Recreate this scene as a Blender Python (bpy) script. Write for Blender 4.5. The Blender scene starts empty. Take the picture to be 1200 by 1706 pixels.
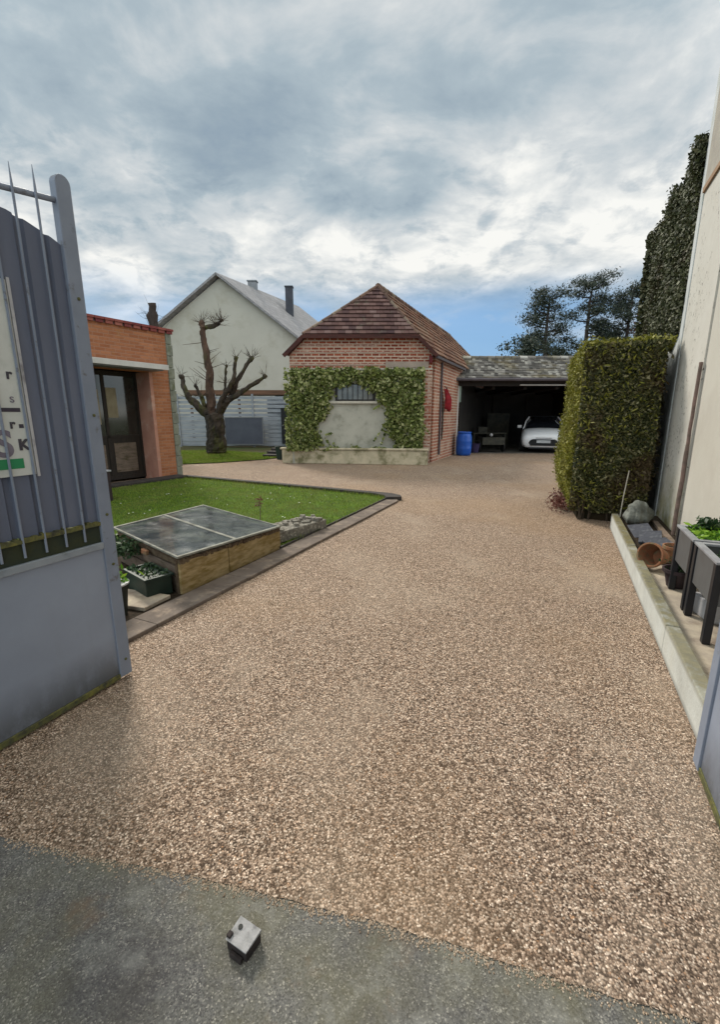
import bpy, bmesh, math, random
import numpy as np
from mathutils import Vector, Matrix
R = math.radians
random.seed(7); rng = np.random.default_rng(7)
S = bpy.context.scene
COL = S.collection

# ---------------------------------------------------------------- camera
cd = bpy.data.cameras.new('camera'); cam = bpy.data.objects.new('camera', cd); COL.objects.link(cam)
cam.location = (0, 0, 1.5); cam.rotation_euler = (R(90 - 12.57), 0, 0)
cd.sensor_fit = 'VERTICAL'; cd.sensor_height = 36; cd.lens = 36 * 722 / 1706
cd.clip_start = 0.05; cd.clip_end = 2000
S.camera = cam

# ---------------------------------------------------------------- sky, sun, exposure
SUN_AZ, SUN_EL = -30, 40          # azimuth measured from straight ahead, left negative
W = bpy.data.worlds.new('World'); S.world = W; W.use_nodes = True
nt = W.node_tree; nt.nodes.clear()
def wn(t, **k):
    n = nt.nodes.new(t)
    for a, b in k.items(): setattr(n, a, b)
    return n
def wl(a, b): nt.links.new(a, b)
def wmath(op, a, b=None, c=None, clamp=False):
    n = wn('ShaderNodeMath', operation=op); n.use_clamp = clamp
    for i, q in enumerate((a, b, c)):
        if q is None: continue
        if isinstance(q, (int, float)): n.inputs[i].default_value = q
        else: wl(q, n.inputs[i])
    return n.outputs[0]
def wramp(f, pts, interp='LINEAR'):
    n = wn('ShaderNodeValToRGB'); n.color_ramp.interpolation = interp; cr = n.color_ramp
    while len(cr.elements) < len(pts): cr.elements.new(0.5)
    for e, (p, c) in zip(cr.elements, pts):
        e.position = p; e.color = (c, c, c, 1) if isinstance(c, (int, float)) else (*c, 1)
    wl(f, n.inputs[0]); return n.outputs[0]
sky = wn('ShaderNodeTexSky', sky_type='NISHITA', sun_disc=False)
sky.sun_elevation = R(SUN_EL); sky.sun_rotation = R(SUN_AZ)
tc = wn('ShaderNodeTexCoord'); sep = wn('ShaderNodeSeparateXYZ'); wl(tc.outputs['Generated'], sep.inputs[0])
X_, Y_, Z_ = sep.outputs
den = wmath('ADD', wmath('MAXIMUM', Z_, 0.0), 0.24)
cmb = wn('ShaderNodeCombineXYZ'); wl(wmath('DIVIDE', X_, den), cmb.inputs[0]); wl(wmath('DIVIDE', Y_, den), cmb.inputs[1])
def wnoise(scale, detail, rough, dist=0.0, off=(0, 0, 0), sc=(1, 1, 1)):
    m = wn('ShaderNodeMapping'); m.inputs['Location'].default_value = off; m.inputs['Scale'].default_value = sc
    wl(cmb.outputs[0], m.inputs[0])
    n = wn('ShaderNodeTexNoise'); n.inputs['Scale'].default_value = scale; n.inputs['Detail'].default_value = detail
    n.inputs['Roughness'].default_value = rough; n.inputs['Distortion'].default_value = dist
    wl(m.outputs[0], n.inputs['Vector']); return n.outputs['Fac']
nA = wnoise(1.1, 5, 0.5, 0.3, (5.4, 1.2, 0)); nB = wnoise(3.3, 9, 0.56, 0.25, (7.3, 2.2, 4), (1, 1.25, 1))
nC = wnoise(1.3, 6, 0.55, 0.2, (1.0, 9.2, 8))
nD = wnoise(7.0, 8, .6, .3, (2.0, 5.0, 3)); band = wramp(Z_, [(0.0, .50), (0.12, .42), (0.2, .58), (0.27, .80), (0.34, .70), (0.43, .54), (0.55, .44), (0.8, .50), (1.0, .78)], 'EASE')
side = wmath('MULTIPLY', wmath('SMOOTH_MAX', X_, 0.0, 0.1), 0.20)
val = wmath('ADD', wmath('ADD', wmath('MULTIPLY', nA, 0.55), wmath('MULTIPLY', nB, 0.95)), wmath('MULTIPLY', wmath('ADD', band, side), 0.78))
val = wmath('MULTIPLY_ADD', val, 1.75, -1.52, True)
val = wmath('SUBTRACT', val, wmath('MULTIPLY', wramp(nD, [(0.52, 0.0), (0.68, 1.0)]), wmath('MULTIPLY', wramp(Z_, [(0.16, 0.0), (0.24, 1.0), (0.42, .8), (0.5, 0.1)]), 0.26)), None, True)
cloud = wramp(val, [(0.0, (.18, .24, .305)), (0.25, (.23, .29, .34)), (0.5, (.30, .36, .40)), (0.75, (.45, .48, .495)), (1.0, (.67, .67, .645))])
gapE = wramp(Z_, [(0.0, 0.3), (0.08, 1.0), (0.19, 1.0), (0.28, 0.0)], 'EASE')
gapX = wramp(wmath('ADD', X_, 0.5), [(0.02, .55), (0.35, .7), (0.5, 1.0), (0.85, 1.0), (1.0, .5)], 'EASE')
gap = wmath('MULTIPLY', wmath('MULTIPLY', gapE, gapX), wramp(nC, [(0.34, 0.35), (0.48, 1.0)]), None, True)
skm = wn('ShaderNodeMix', data_type='RGBA', blend_type='MULTIPLY'); skm.inputs[0].default_value = 1
wl(sky.outputs[0], skm.inputs[6]); skm.inputs[7].default_value = (.055, .065, .08, 1)
mx = wn('ShaderNodeMix', data_type='RGBA'); wl(wmath('MULTIPLY', gap, .95), mx.inputs[0]); wl(cloud, mx.inputs[6])
bl = wn('ShaderNodeMix', data_type='RGBA'); bl.inputs[0].default_value = .65
wl(skm.outputs[2], bl.inputs[6]); bl.inputs[7].default_value = (.16, .32, .52, 1); wl(bl.outputs[2], mx.inputs[7])
# added boost: unseen sky overhead and behind the viewer, brightened to light the ground
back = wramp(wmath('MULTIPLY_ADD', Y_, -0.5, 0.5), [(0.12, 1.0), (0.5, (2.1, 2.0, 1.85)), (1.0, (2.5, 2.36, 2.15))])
bg = wn('ShaderNodeBackground'); out = wn('ShaderNodeOutputWorld')
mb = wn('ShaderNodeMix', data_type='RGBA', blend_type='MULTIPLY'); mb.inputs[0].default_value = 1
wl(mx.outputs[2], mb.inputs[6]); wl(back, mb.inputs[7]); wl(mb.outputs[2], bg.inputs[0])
bg.inputs[1].default_value = 1.0; wl(bg.outputs[0], out.inputs[0])

sl = bpy.data.lights.new('sun', 'SUN'); so = bpy.data.objects.new('sun', sl); COL.objects.link(so)
sl.energy = 2.3; sl.angle = R(14); sl.color = (1.0, .93, .82)
dirv = Vector((math.sin(R(SUN_AZ)) * math.cos(R(SUN_EL)), math.cos(R(SUN_AZ)) * math.cos(R(SUN_EL)), math.sin(R(SUN_EL))))
so.rotation_euler = dirv.to_track_quat('Z', 'Y').to_euler(); so.location = (0, 0, 30)
vs = S.view_settings; vs.view_transform = 'Standard'; vs.look = 'None'; vs.exposure = 0.5; vs.gamma = 1
S.render.film_transparent = False

# ---------------------------------------------------------------- frames
YAW = R(-24.7)                                 # the drive runs 24.7 degrees to the right of the view
NX, NY, DX, DY = .9085, -.4179, .4179, .9085
def w(u, v, z=0.0): return (u * NX + v * DX, u * NY + v * DY, z)

# ---------------------------------------------------------------- object helpers
def tag(o, label=None, cat=None, group=None, kind=None):
    if label: o['label'] = label
    if cat: o['category'] = cat
    if group: o['group'] = group
    if kind: o['kind'] = kind
    return o
def thing(name, label, cat, loc=(0, 0, 0), rz=0, group=None):
    o = bpy.data.objects.new(name, None); COL.objects.link(o); o.location = loc; o.rotation_euler = (0, 0, rz)
    o.empty_display_size = .1
    return tag(o, label, cat, group)
def copy_tree(o, parent=None):
    c = o.copy(); COL.objects.link(c); c.parent = parent
    for ch in list(o.children): copy_tree(ch, c)
    return c
class MB:
    def __init__(s): s.v = []; s.f = []
    def add(s, vs_, fs):
        n = len(s.v); s.v += [tuple(q) for q in vs_]; s.f += [tuple(i + n for i in f) for f in fs]; return s
    def box(s, x0, x1, y0, y1, z0, z1, rz=0, c=None, rx=0):
        p = [(x, y, z) for z in (z0, z1) for x, y in ((x0, y0), (x1, y0), (x1, y1), (x0, y1))]
        if rz or rx:
            c = Vector(c or ((x0 + x1) / 2, (y0 + y1) / 2, (z0 + z1) / 2)); m = Matrix.Rotation(rz, 3, 'Z') @ Matrix.Rotation(rx, 3, 'X')
            p = [m @ (Vector(q) - c) + c for q in p]
        return s.add(p, [(0, 3, 2, 1), (4, 5, 6, 7), (0, 1, 5, 4), (1, 2, 6, 5), (2, 3, 7, 6), (3, 0, 4, 7)])
    def prism(s, poly, z0, z1):                   # polygon in plan, ccw
        n = len(poly); zt = z1 if isinstance(z1, (list, tuple)) else [z1] * n
        return s.add([(x, y, z0) for x, y in poly] + [(x, y, zt[i]) for i, (x, y) in enumerate(poly)],
                     [tuple(range(n))[::-1], tuple(range(n, 2 * n))] + [(i, (i + 1) % n, n + (i + 1) % n, n + i) for i in range(n)])
    def slab(s, poly, y0, y1):                    # polygon in x,z extruded along y
        n = len(poly)
        return s.add([(x, y0, z) for x, z in poly] + [(x, y1, z) for x, z in poly],
                     [tuple(range(n)), tuple(range(n, 2 * n))[::-1]] + [(i, n + i, n + (i + 1) % n, (i + 1) % n) for i in range(n)])
    def tube(s, pts, rad, n=8, cap=True):
        pts = [Vector(p) for p in pts]; rad = rad if isinstance(rad, (list, tuple)) else [rad] * len(pts)
        base = len(s.v); up = Vector((0, 0, 1)); px = None
        for i, p in enumerate(pts):
            t = (pts[min(i + 1, len(pts) - 1)] - pts[max(i - 1, 0)]).normalized()
            if px is None: px = t.cross(up if abs(t.z) < .95 else Vector((1, 0, 0))).normalized()
            else: px = (px - t * px.dot(t)).normalized()
            py = t.cross(px)
            for k in range(n):
                a = 2 * math.pi * k / n; s.v.append(tuple(p + (px * math.cos(a) + py * math.sin(a)) * rad[i]))
        for i in range(len(pts) - 1):
            for k in range(n):
                s.f.append((base + i * n + k, base + i * n + (k + 1) % n, base + (i + 1) * n + (k + 1) % n, base + (i + 1) * n + k))
        if cap:
            s.f.append(tuple(base + k for k in range(n))[::-1]); s.f.append(tuple(base + (len(pts) - 1) * n + k for k in range(n)))
        return s
    def lathe(s, prof, n=20, c=(0, 0), sq=1.0):
        base = len(s.v)
        for r, z in prof:
            for k in range(n):
                a = 2 * math.pi * k / n; s.v.append((c[0] + r * math.cos(a), c[1] + r * math.sin(a) * sq, z))
        for i in range(len(prof) - 1):
            for k in range(n): s.f.append((base + i * n + k, base + i * n + (k + 1) % n, base + (i + 1) * n + (k + 1) % n, base + (i + 1) * n + k))
        s.f.append(tuple(base + k for k in range(n))[::-1]); m = base + (len(prof) - 1) * n; s.f.append(tuple(m + k for k in range(n)))
        return s
    def build(s, name, m, parent=None, loc=None, rz=None, bevel=0, smooth=False, sub=0, disp=None):
        me = bpy.data.meshes.new(name); me.from_pydata(s.v, [], s.f); me.materials.append(m)
        b = bmesh.new(); b.from_mesh(me); bmesh.ops.recalc_face_normals(b, faces=b.faces); b.to_mesh(me); b.free()
        if smooth: me.polygons.foreach_set('use_smooth', [True] * len(me.polygons))
        o = bpy.data.objects.new(name, me); COL.objects.link(o)
        if parent: o.parent = parent
        if loc is not None: o.location = loc
        if rz is not None: o.rotation_euler = (0, 0, rz)
        if bevel:
            q = o.modifiers.new('bevel', 'BEVEL'); q.width = bevel; q.segments = 2; q.limit_method = 'ANGLE'
        if sub:
            q = o.modifiers.new('sub', 'SUBSURF'); q.levels = q.render_levels = sub
        if disp:
            q = o.modifiers.new('displace', 'DISPLACE'); t = bpy.data.textures.new(name, 'CLOUDS'); t.noise_scale = disp[1]
            q.texture = t; q.strength = disp[0]; q.texture_coords = 'LOCAL'
        return o
def npmesh(name, verts, k, m, parent=None, loc=None, rz=None):
    """verts: (n*k,3) array, every k verts make one face"""
    me = bpy.data.meshes.new(name); nv = len(verts); nf = nv // k
    me.vertices.add(nv); me.vertices.foreach_set('co', np.asarray(verts, dtype=np.float32).ravel())
    me.loops.add(nv); me.loops.foreach_set('vertex_index', np.arange(nv, dtype=np.int32))
    me.polygons.add(nf); me.polygons.foreach_set('loop_start', np.arange(nf, dtype=np.int32) * k); me.polygons.foreach_set('loop_total', np.full(nf, k, dtype=np.int32))
    me.update(calc_edges=True); me.validate(); me.materials.append(m)
    o = bpy.data.objects.new(name, me); COL.objects.link(o)
    if parent: o.parent = parent
    if loc is not None: o.location = loc
    if rz is not None: o.rotation_euler = (0, 0, rz)
    return o
def leafcloud(P, size, nrm=None, spread=1.0, aspect=.55, jitter=.35):
    """diamond leaves at the points P, facing round nrm"""
    n = len(P); a = rng.normal(size=(n, 3)) * spread
    if nrm is not None: a = a + nrm
    a /= np.linalg.norm(a, axis=1)[:, None]
    b = rng.normal(size=(n, 3)); t = np.cross(a, b); t /= np.linalg.norm(t, axis=1)[:, None]; q = np.cross(a, t)
    s = size * (1 + jitter * rng.normal(size=(n, 1))).clip(.4, 2)
    V = np.stack([P - t * s, P + q * s * aspect, P + t * s, P - q * s * aspect], axis=1)
    return V.reshape(-1, 3)

# ---------------------------------------------------------------- material helpers
class NT:
    def __init__(s, name, rough=.8, spec=.3, metal=0):
        s.m = bpy.data.materials.new(name); s.m.use_nodes = True; s.t = s.m.node_tree; s.p = s.t.nodes['Principled BSDF']
        s.p.inputs['Roughness'].default_value = rough; s.p.inputs['Specular IOR Level'].default_value = spec; s.p.inputs['Metallic'].default_value = metal
        s.tc = s.t.nodes.new('ShaderNodeTexCoord')
    def n(s, t, **k):
        q = s.t.nodes.new(t)
        for a, b in k.items(): setattr(q, a, b)
        return q
    def l(s, a, b): s.t.links.new(a, b)
    def setv(s, inp, v):
        if isinstance(v, (int, float)): inp.default_value = v
        elif isinstance(v, tuple): inp.default_value = v if len(v) == 4 or inp.type == 'VECTOR' else (*v, 1)
        else: s.l(v, inp)
    def coord(s, sc=(1, 1, 1), off=(0, 0, 0), rot=(0, 0, 0), src=None):
        q = s.n('ShaderNodeMapping'); q.inputs['Scale'].default_value = sc; q.inputs['Location'].default_value = off; q.inputs['Rotation'].default_value = rot
        s.l(src or s.tc.outputs['Object'], q.inputs[0]); return q.outputs[0]
    def noise(s, scale, detail=4, rough=.55, vec=None, dist=0):
        q = s.n('ShaderNodeTexNoise'); q.inputs['Scale'].default_value = scale; q.inputs['Detail'].default_value = detail
        q.inputs['Roughness'].default_value = rough; q.inputs['Distortion'].default_value = dist
        s.l(vec or s.tc.outputs['Object'], q.inputs['Vector']); return q.outputs['Fac']
    def ramp(s, f, pts, interp='LINEAR'):
        q = s.n('ShaderNodeValToRGB'); cr = q.color_ramp; cr.interpolation = interp
        while len(cr.elements) < len(pts): cr.elements.new(.5)
        for e, (p, c) in zip(cr.elements, pts):
            e.position = p; e.color = (c, c, c, 1) if isinstance(c, (int, float)) else (*c, 1)
        s.l(f, q.inputs[0]); return q.outputs[0]
    def mix(s, f, a, b, mode='MIX'):
        q = s.n('ShaderNodeMix', data_type='RGBA', blend_type=mode)
        s.setv(q.inputs[0], f); s.setv(q.inputs[6], a); s.setv(q.inputs[7], b); return q.outputs[2]
    def math(s, op, a, b=None, c=None, clamp=False):
        q = s.n('ShaderNodeMath', operation=op); q.use_clamp = clamp
        for i, v in enumerate((a, b, c)):
            if v is not None: s.setv(q.inputs[i], v)
        return q.outputs[0]
    def island(s):
        return s.n('ShaderNodeNewGeometry').outputs['Random Per Island']
    def col(s, c): s.setv(s.p.inputs['Base Color'], c); return s
    def bump(s, h, strength=.4, dist=.01):
        q = s.n('ShaderNodeBump'); q.inputs['Strength'].default_value = strength; q.inputs['Distance'].default_value = dist
        s.l(h, q.inputs['Height']); s.l(q.outputs[0], s.p.inputs['Normal']); return s
def plain(name, c1, c2=None, scale=6, rough=.75, spec=.3, metal=0, bump=.2, bscale=60, bdist=.004, stain=None, sscale=1.5, sth=(.52, .68), stretch=(1, 1, 1)):
    t = NT(name, rough, spec, metal); c2 = c2 or tuple(x * .72 for x in c1)
    v = t.coord(stretch)
    c = t.mix(t.ramp(t.noise(scale, 6, .6, v), [(.35, 0.), (.65, 1.)]), c1, c2)
    if stain: c = t.mix(t.ramp(t.noise(sscale, 7, .65, v), [(sth[0], 0.), (sth[1], .85)]), c, stain)
    t.col(c)
    if bump: t.bump(t.noise(bscale, 4, .6, v), bump, bdist)
    return t.m
def islandmat(name, cols, rough=.6, spec=.3, noisecol=None, nscale=1.0, nth=(.5, .62), trans=0):
    t = NT(name, rough, spec); k = len(cols)
    c = t.ramp(t.island(), [(i / (k - 1), q) for i, q in enumerate(cols)])
    if noisecol: c = t.mix(t.ramp(t.noise(nscale, 4, .6), [(nth[0], 0.), (nth[1], .8)]), c, noisecol)
    t.col(c)
    if trans:
        tr = t.n('ShaderNodeBsdfTranslucent'); t.setv(tr.inputs[0], c); ms = t.n('ShaderNodeMixShader'); ms.inputs[0].default_value = trans
        t.l(t.p.outputs[0], ms.inputs[1]); t.l(tr.outputs[0], ms.inputs[2])
        o = [q for q in t.t.nodes if q.type == 'OUTPUT_MATERIAL'][0]; t.l(ms.outputs[0], o.inputs[0])
    return t.m
def brickmat(name, c1, c2, mortar, bw, bh, ms, blotch=None, bth=(.5, .62), bump=.5, offx=0.0, bscale=1.3):
    t = NT(name, .88, .2)
    sp = t.n('ShaderNodeSeparateXYZ'); t.l(t.tc.outputs['Object'], sp.inputs[0])
    cm = t.n('ShaderNodeCombineXYZ'); t.l(t.math('ADD', sp.outputs[0], sp.outputs[1]), cm.inputs[0]); t.l(sp.outputs[2], cm.inputs[1])
    b = t.n('ShaderNodeTexBrick'); t.l(cm.outputs[0], b.inputs['Vector'])
    b.inputs['Color1'].default_value = (0, 0, 0, 1); b.inputs['Color2'].default_value = (1, 1, 1, 1); b.inputs['Mortar'].default_value = (.5, .5, .5, 1)
    b.inputs['Scale'].default_value = 1; b.inputs['Brick Width'].default_value = bw; b.inputs['Row Height'].default_value = bh; b.inputs['Mortar Size'].default_value = ms
    b.inputs['Mortar Smooth'].default_value = .3; b.inputs['Bias'].default_value = 0
    c = t.ramp(b.outputs['Color'], [(0, c1), (.5, tuple((p + q) / 2 for p, q in zip(c1, c2))), (1, c2)])
    c = t.mix(t.ramp(t.noise(9, 5, .7), [(.3, .0), (.8, .45)]), c, tuple(x * .45 for x in c1))
    if blotch: c = t.mix(t.ramp(t.noise(bscale, 7, .7), [(bth[0], 0.), (bth[1], .8)]), c, blotch)
    c = t.mix(b.outputs['Fac'], c, mortar)
    t.col(c)
    t.bump(t.math('SUBTRACT', t.noise(40, 4, .6), t.math('MULTIPLY', b.outputs['Fac'], 1.2)), bump, .008)
    return t.m

# ---------------------------------------------------------------- materials
def gravelmat():
    t = NT('gravel', .85, .25)
    def layer(scale, off):
        v = t.coord((1, 1, 1), off); q = t.n('ShaderNodeTexVoronoi'); q.inputs['Scale'].default_value = scale; q.inputs['Randomness'].default_value = 1
        t.l(v, q.inputs['Vector']); return q
    a = layer(165, (0, 0, 0)); b = layer(75, (3, 1, .7))
    sp = t.n('ShaderNodeSeparateColor'); t.l(a.outputs['Color'], sp.inputs[0])
    sb = t.n('ShaderNodeSeparateColor'); t.l(b.outputs['Color'], sb.inputs[0])
    c = t.ramp(sp.outputs[0], [(0, (.03, .02, .017)), (.22, (.12, .085, .065)), (.36, (.34, .25, .19)), (.62, (.52, .405, .315)), (.80, (.66, .54, .44)), (.92, (1.0, .88, .75)), (1, (.42, .24, .13))])
    c = t.mix(t.ramp(a.outputs['Distance'], [(.40, 0.), (.75, .7)]), c, (.06, .042, .03))
    c = t.mix(.6, c, t.ramp(sb.outputs[0], [(0, .38), (.28, .85), (.6, 1.15), (1, 1.7)]), 'MULTIPLY')
    big = t.noise(.9, 5, .6)
    c = t.mix(t.ramp(big, [(.45, 0.), (.7, .16)]), c, (.26, .19, .145))
    c = t.mix(t.ramp(t.noise(1.3, 4, .6, t.coord((1, .6, 1), (8, 2, 0), (0, 0, .43))), [(.52, 0.), (.72, .38)]), c, (.52, .45, .37))
    c = t.mix(t.ramp(t.noise(.45, 3, .5, t.coord((1, 1, 1), (5, 3, 0))), [(.48, 0.), (.66, .26)]), c, (.40, .27, .15))
    c = t.mix(1.0, c, (1.03, .975, .93), 'MULTIPLY')
    c = t.mix(t.ramp(t.noise(150, 2, .5), [(.3, .55), (.7, 0.)]), c, (.10, .075, .055))
    t.col(c)
    t.p.inputs['Specular IOR Level'].default_value = .1
    t.bump(t.math('SUBTRACT', 1.0, a.outputs['Distance']), .5, .005)
    return t.m
def asphaltmat():
    t = NT('asphalt', .92, .12)
    q = t.n('ShaderNodeTexVoronoi'); q.inputs['Scale'].default_value = 260; t.l(t.tc.outputs['Object'], q.inputs['Vector'])
    sp = t.n('ShaderNodeSeparateColor'); t.l(q.outputs['Color'], sp.inputs[0])
    c = t.ramp(sp.outputs[0], [(0, (.085, .082, .080)), (.5, (.145, .142, .135)), (.88, (.20, .195, .18)), (1, (.38, .36, .32))])
    v = t.coord((1, 1, 1), (2.2, 0, 0))
    c = t.mix(t.ramp(t.noise(2.6, 7, .7, v), [(.42, 0.), (.66, .6)]), c, (.15, .14, .085))
    c = t.mix(t.ramp(t.noise(1.7, 6, .6, t.coord((1, 1, 1), (7, 4, 0))), [(.50, 0.), (.66, .6)]), c, (.058, .052, .058))
    c = t.mix(t.ramp(t.noise(4.5, 8, .75, t.coord((1, 1, 1), (1, 8, 0))), [(.52, 0.), (.70, .6)]), c, (.30, .30, .28))
    c = t.mix(t.ramp(t.noise(3.2, 6, .7, t.coord((1, 1, 1), (4, 9, 2))), [(.6, 0.), (.72, .5)]), c, (.20, .13, .08))
    t.col(c); t.bump(t.math('ADD', t.noise(120, 5, .7), q.outputs['Distance']), .4, .003); return t.m
M = {}
M['gravel'] = gravelmat(); M['asphalt'] = asphaltmat()
M['soil'] = plain('soil', (.055, .04, .028), (.03, .024, .018), 20, .95, .1, bump=.8, bscale=40, bdist=.02)
M['field'] = plain('field', (.06, .08, .03), (.09, .07, .04), .4, .95, .1, bump=.5, bscale=4, bdist=.05)
M['turf'] = plain('turf', (.09, .16, .02), (.06, .09, .022), 5, .95, .1, bump=.7, bscale=60, bdist=.015)
M['grass'] = islandmat('grass', [(.05, .10, .010), (.13, .22, .02), (.21, .31, .03), (.36, .42, .10)], .7, .2, (.26, .25, .08), 1.4, (.42, .70), trans=.25)
M['blossom'] = plain('blossom', (.8, .8, .74), (.7, .7, .6), 5)
M['paver'] = plain('paver', (.19, .155, .13), (.125, .10, .085), 5, .9, .2, bump=.5, bscale=90, stain=(.30, .235, .18), sscale=9)
M['edging'] = plain('edging', (.035, .03, .03), (.06, .05, .045), 9, .8, .3)
M['gate_paint'] = plain('gate_paint', (.24, .275, .35), (.19, .22, .285), 3, .6, .35, bump=.25, bscale=35, bdist=.003, stain=(.10, .085, .075), sscale=14, sth=(.60, .72))
M['gate_sheet'] = plain('gate_sheet', (.15, .17, .235), (.11, .128, .185), 3, .7, .3, bump=.2, bscale=12, stain=(.17, .19, .22), sscale=6, sth=(.6, .8), stretch=(1, 1, .3))
M['gate_light'] = plain('gate_light', (.30, .33, .37), (.22, .25, .29), 8, .6, .4, stain=(.10, .10, .08), sscale=7)
def gatepanelmat():
    t = NT('gate_panel', .5, .45)
    sp = t.n('ShaderNodeSeparateXYZ'); t.l(t.tc.outputs['Object'], sp.inputs[0])
    c = t.mix(t.ramp(t.noise(2.2, 5, .6), [(.3, 0.), (.7, 1.)]), (.28, .32, .405), (.23, .265, .34))
    # dirt splashed up from the ground, a stain with a shape of its own
    low = t.math('MULTIPLY_ADD', sp.outputs[2], -4.4, 1.25, True)
    d = t.math('MULTIPLY', low, t.ramp(t.noise(5, 7, .7, t.coord((1, 1, .6))), [(.3, .25), (.55, 1.)]))
    c = t.mix(t.math('MULTIPLY', d, .80), c, (.06, .062, .062))
    c = t.mix(t.ramp(t.noise(3, 6, .7, t.coord((1, 3, .35), (3, 0, 0))), [(.55, 0.), (.8, .4)]), c, (.22, .25, .29))
    t.col(c); t.bump(t.noise(3.5, 2, .5), .25, .02); return t.m
M['gate_panel'] = gatepanelmat()
M['moss_metal'] = plain('moss_metal', (.14, .14, .05), (.06, .06, .045), 22, .9, .2, bump=.6, bscale=80, stain=(.22, .20, .05), sscale=16)
M['dark_gap'] = plain('dark_gap', (.035, .045, .035), (.05, .055, .03), 9, .9, .2)
M['sign_white'] = plain('sign_white', (.60, .62, .60), (.50, .52, .50), 4, .5, .4, bump=0, stain=(.42, .45, .42), sscale=5)
M['sign_green'] = plain('sign_green', (.015, .25, .10), (.02, .2, .08), 4, .5, .4, bump=0)
M['ink'] = plain('ink', (.07, .07, .08), (.04, .03, .05), 4, .6, .3, bump=0)
M['ink_violet'] = plain('ink_violet', (.22, .20, .25), (.08, .07, .10), 4, .6, .3, bump=0)
M['orange_brick'] = brickmat('orange_brick', (.36, .135, .065), (.50, .215, .11), (.38, .20, .13), .22, .07, .009, (.36, .24, .07), (.60, .80), .6)
M['pink_plaster'] = plain('pink_plaster', (.52, .27, .20), (.42, .20, .15), 3, .85, .2, stain=(.6, .42, .34), sscale=2.5)
M['roof_edge'] = islandmat('roof_edge', [(.14, .03, .04), (.26, .07, .06), (.36, .13, .10)], .8)
M['canopy_metal'] = plain('canopy_metal', (.50, .50, .52), (.34, .34, .38), 5, .55, .4, stain=(.16, .15, .15), sscale=5)
M['grey_stone'] = plain('grey_stone', (.26, .27, .22), (.17, .18, .15), 6, .9, .2, bump=.5, stain=(.12, .13, .07), sscale=4)
M['dark_wood'] = plain('dark_wood', (.035, .026, .021), (.02, .016, .014), 4, .7, .3, stretch=(8, 8, 1))
def glassmat(name, c, rough=.06):
    t = NT(name, rough, .8); t.col(t.mix(t.ramp(t.noise(3, 4, .5), [(.35, 0.), (.65, 1.)]), c, tuple(x * .5 for x in c))); return t.m
M['door_glass'] = glassmat('door_glass', (.035, .04, .035), .08)
M['blind'] = plain('blind', (.30, .26, .18), (.22, .18, .12), 5, .8, .2)
M['house_render'] = plain('house_render', (.50, .485, .43), (.46, .445, .39), .8, .9, .2, bump=.2, stain=(.38, .355, .29), sscale=.6)
M['slate'] = brickmat('slate', (.26, .255, .265), (.33, .32, .33), (.2, .2, .21), .3, .25, .012, (.38, .37, .38), (.5, .7), .2)
M['metal_grey'] = plain('metal_grey', (.22, .23, .25), (.17, .18, .19), 4, .5, .5, .3)
M['chimney_dark'] = plain('chimney_dark', (.05, .055, .075), (.035, .04, .05), 3, .6, .4)
M['fence_grey'] = plain('fence_grey', (.36, .40, .45), (.28, .31, .35), 3, .8, .2, stretch=(.6, 4, 4), stain=(.20, .22, .25), sscale=1.4)
M['fence_screen'] = plain('fence_screen', (.105, .12, .155), (.085, .095, .125), 2, .8, .2)
M['rust_wood'] = plain('rust_wood', (.20, .11, .07), (.11, .07, .05), 2, .9, .2, stretch=(.5, 4, 4))
M['red_brick'] = brickmat('red_brick', (.22, .05, .032), (.44, .13, .075), (.56, .44, .35), .23, .088, .017, (.52, .33, .25), (.53, .66), .6)
M['side_brick'] = brickmat('side_brick', (.28, .085, .055), (.46, .17, .10), (.52, .42, .34), .23, .10, .018, (.52, .36, .27), (.5, .66), .6)
M['pale_course'] = plain('pale_course', (.58, .47, .40), (.40, .24, .19), 9, .9, .2, sscale=4, stain=(.32, .12, .08), stretch=(1, 1, 1))
M['tile_dark'] = islandmat('tile_dark', [(.070, .042, .045), (.115, .065, .060), (.155, .088, .078), (.20, .13, .12)], .85, .2, (.20, .19, .14), 2.5, (.6, .75))
M['tile_red'] = islandmat('tile_red', [(.085, .045, .035), (.16, .078, .052), (.24, .115, .07), (.29, .18, .125)], .85, .2, (.20, .16, .12), 1.4, (.5, .7))
M['tile_grey'] = islandmat('tile_grey', [(.10, .095, .09), (.17, .16, .15), (.24, .225, .21), (.55, .53, .49)], .9, .2, (.24, .20, .11), 1.2, (.5, .7))
M['ridge_tile'] = islandmat('ridge_tile', [(.09, .06, .05), (.17, .10, .075), (.22, .17, .13)], .85, .2)
M['eave_wood'] = plain('eave_wood', (.10, .038, .032), (.06, .028, .026), 3, .8, .2, stretch=(1, 1, 4))
M['grey_render'] = plain('grey_render', (.50, .49, .43), (.40, .39, .34), 2.2, .9, .2, bump=.4, stain=(.27, .27, .22), sscale=2.2)
M['lintel'] = plain('lintel', (.42, .345, .29), (.33, .27, .23), 3, .9, .2)
M['window_glass'] = glassmat('window_glass', (.20, .19, .16), .15)
M['window_dark'] = plain('window_dark', (.04, .035, .035), None, 4)
M['sill'] = plain('sill', (.60, .56, .48), (.45, .42, .36), 5, .8)
M['ivy'] = islandmat('ivy', [(.035, .055, .012), (.095, .125, .028), (.18, .22, .055), (.30, .33, .12), (.50, .50, .27)], .6, .25, (.22, .24, .05), 1.6, (.58, .74), trans=.2)
M['dark_ivy'] = islandmat('dark_ivy', [(.018, .022, .010), (.045, .055, .022), (.085, .095, .042), (.20, .20, .13)], .6, .22, (.06, .04, .022), 1.6, (.58, .72), trans=.1)
M['stem'] = plain('stem', (.09, .065, .045), (.05, .04, .03), 15, .9, .2)
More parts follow.
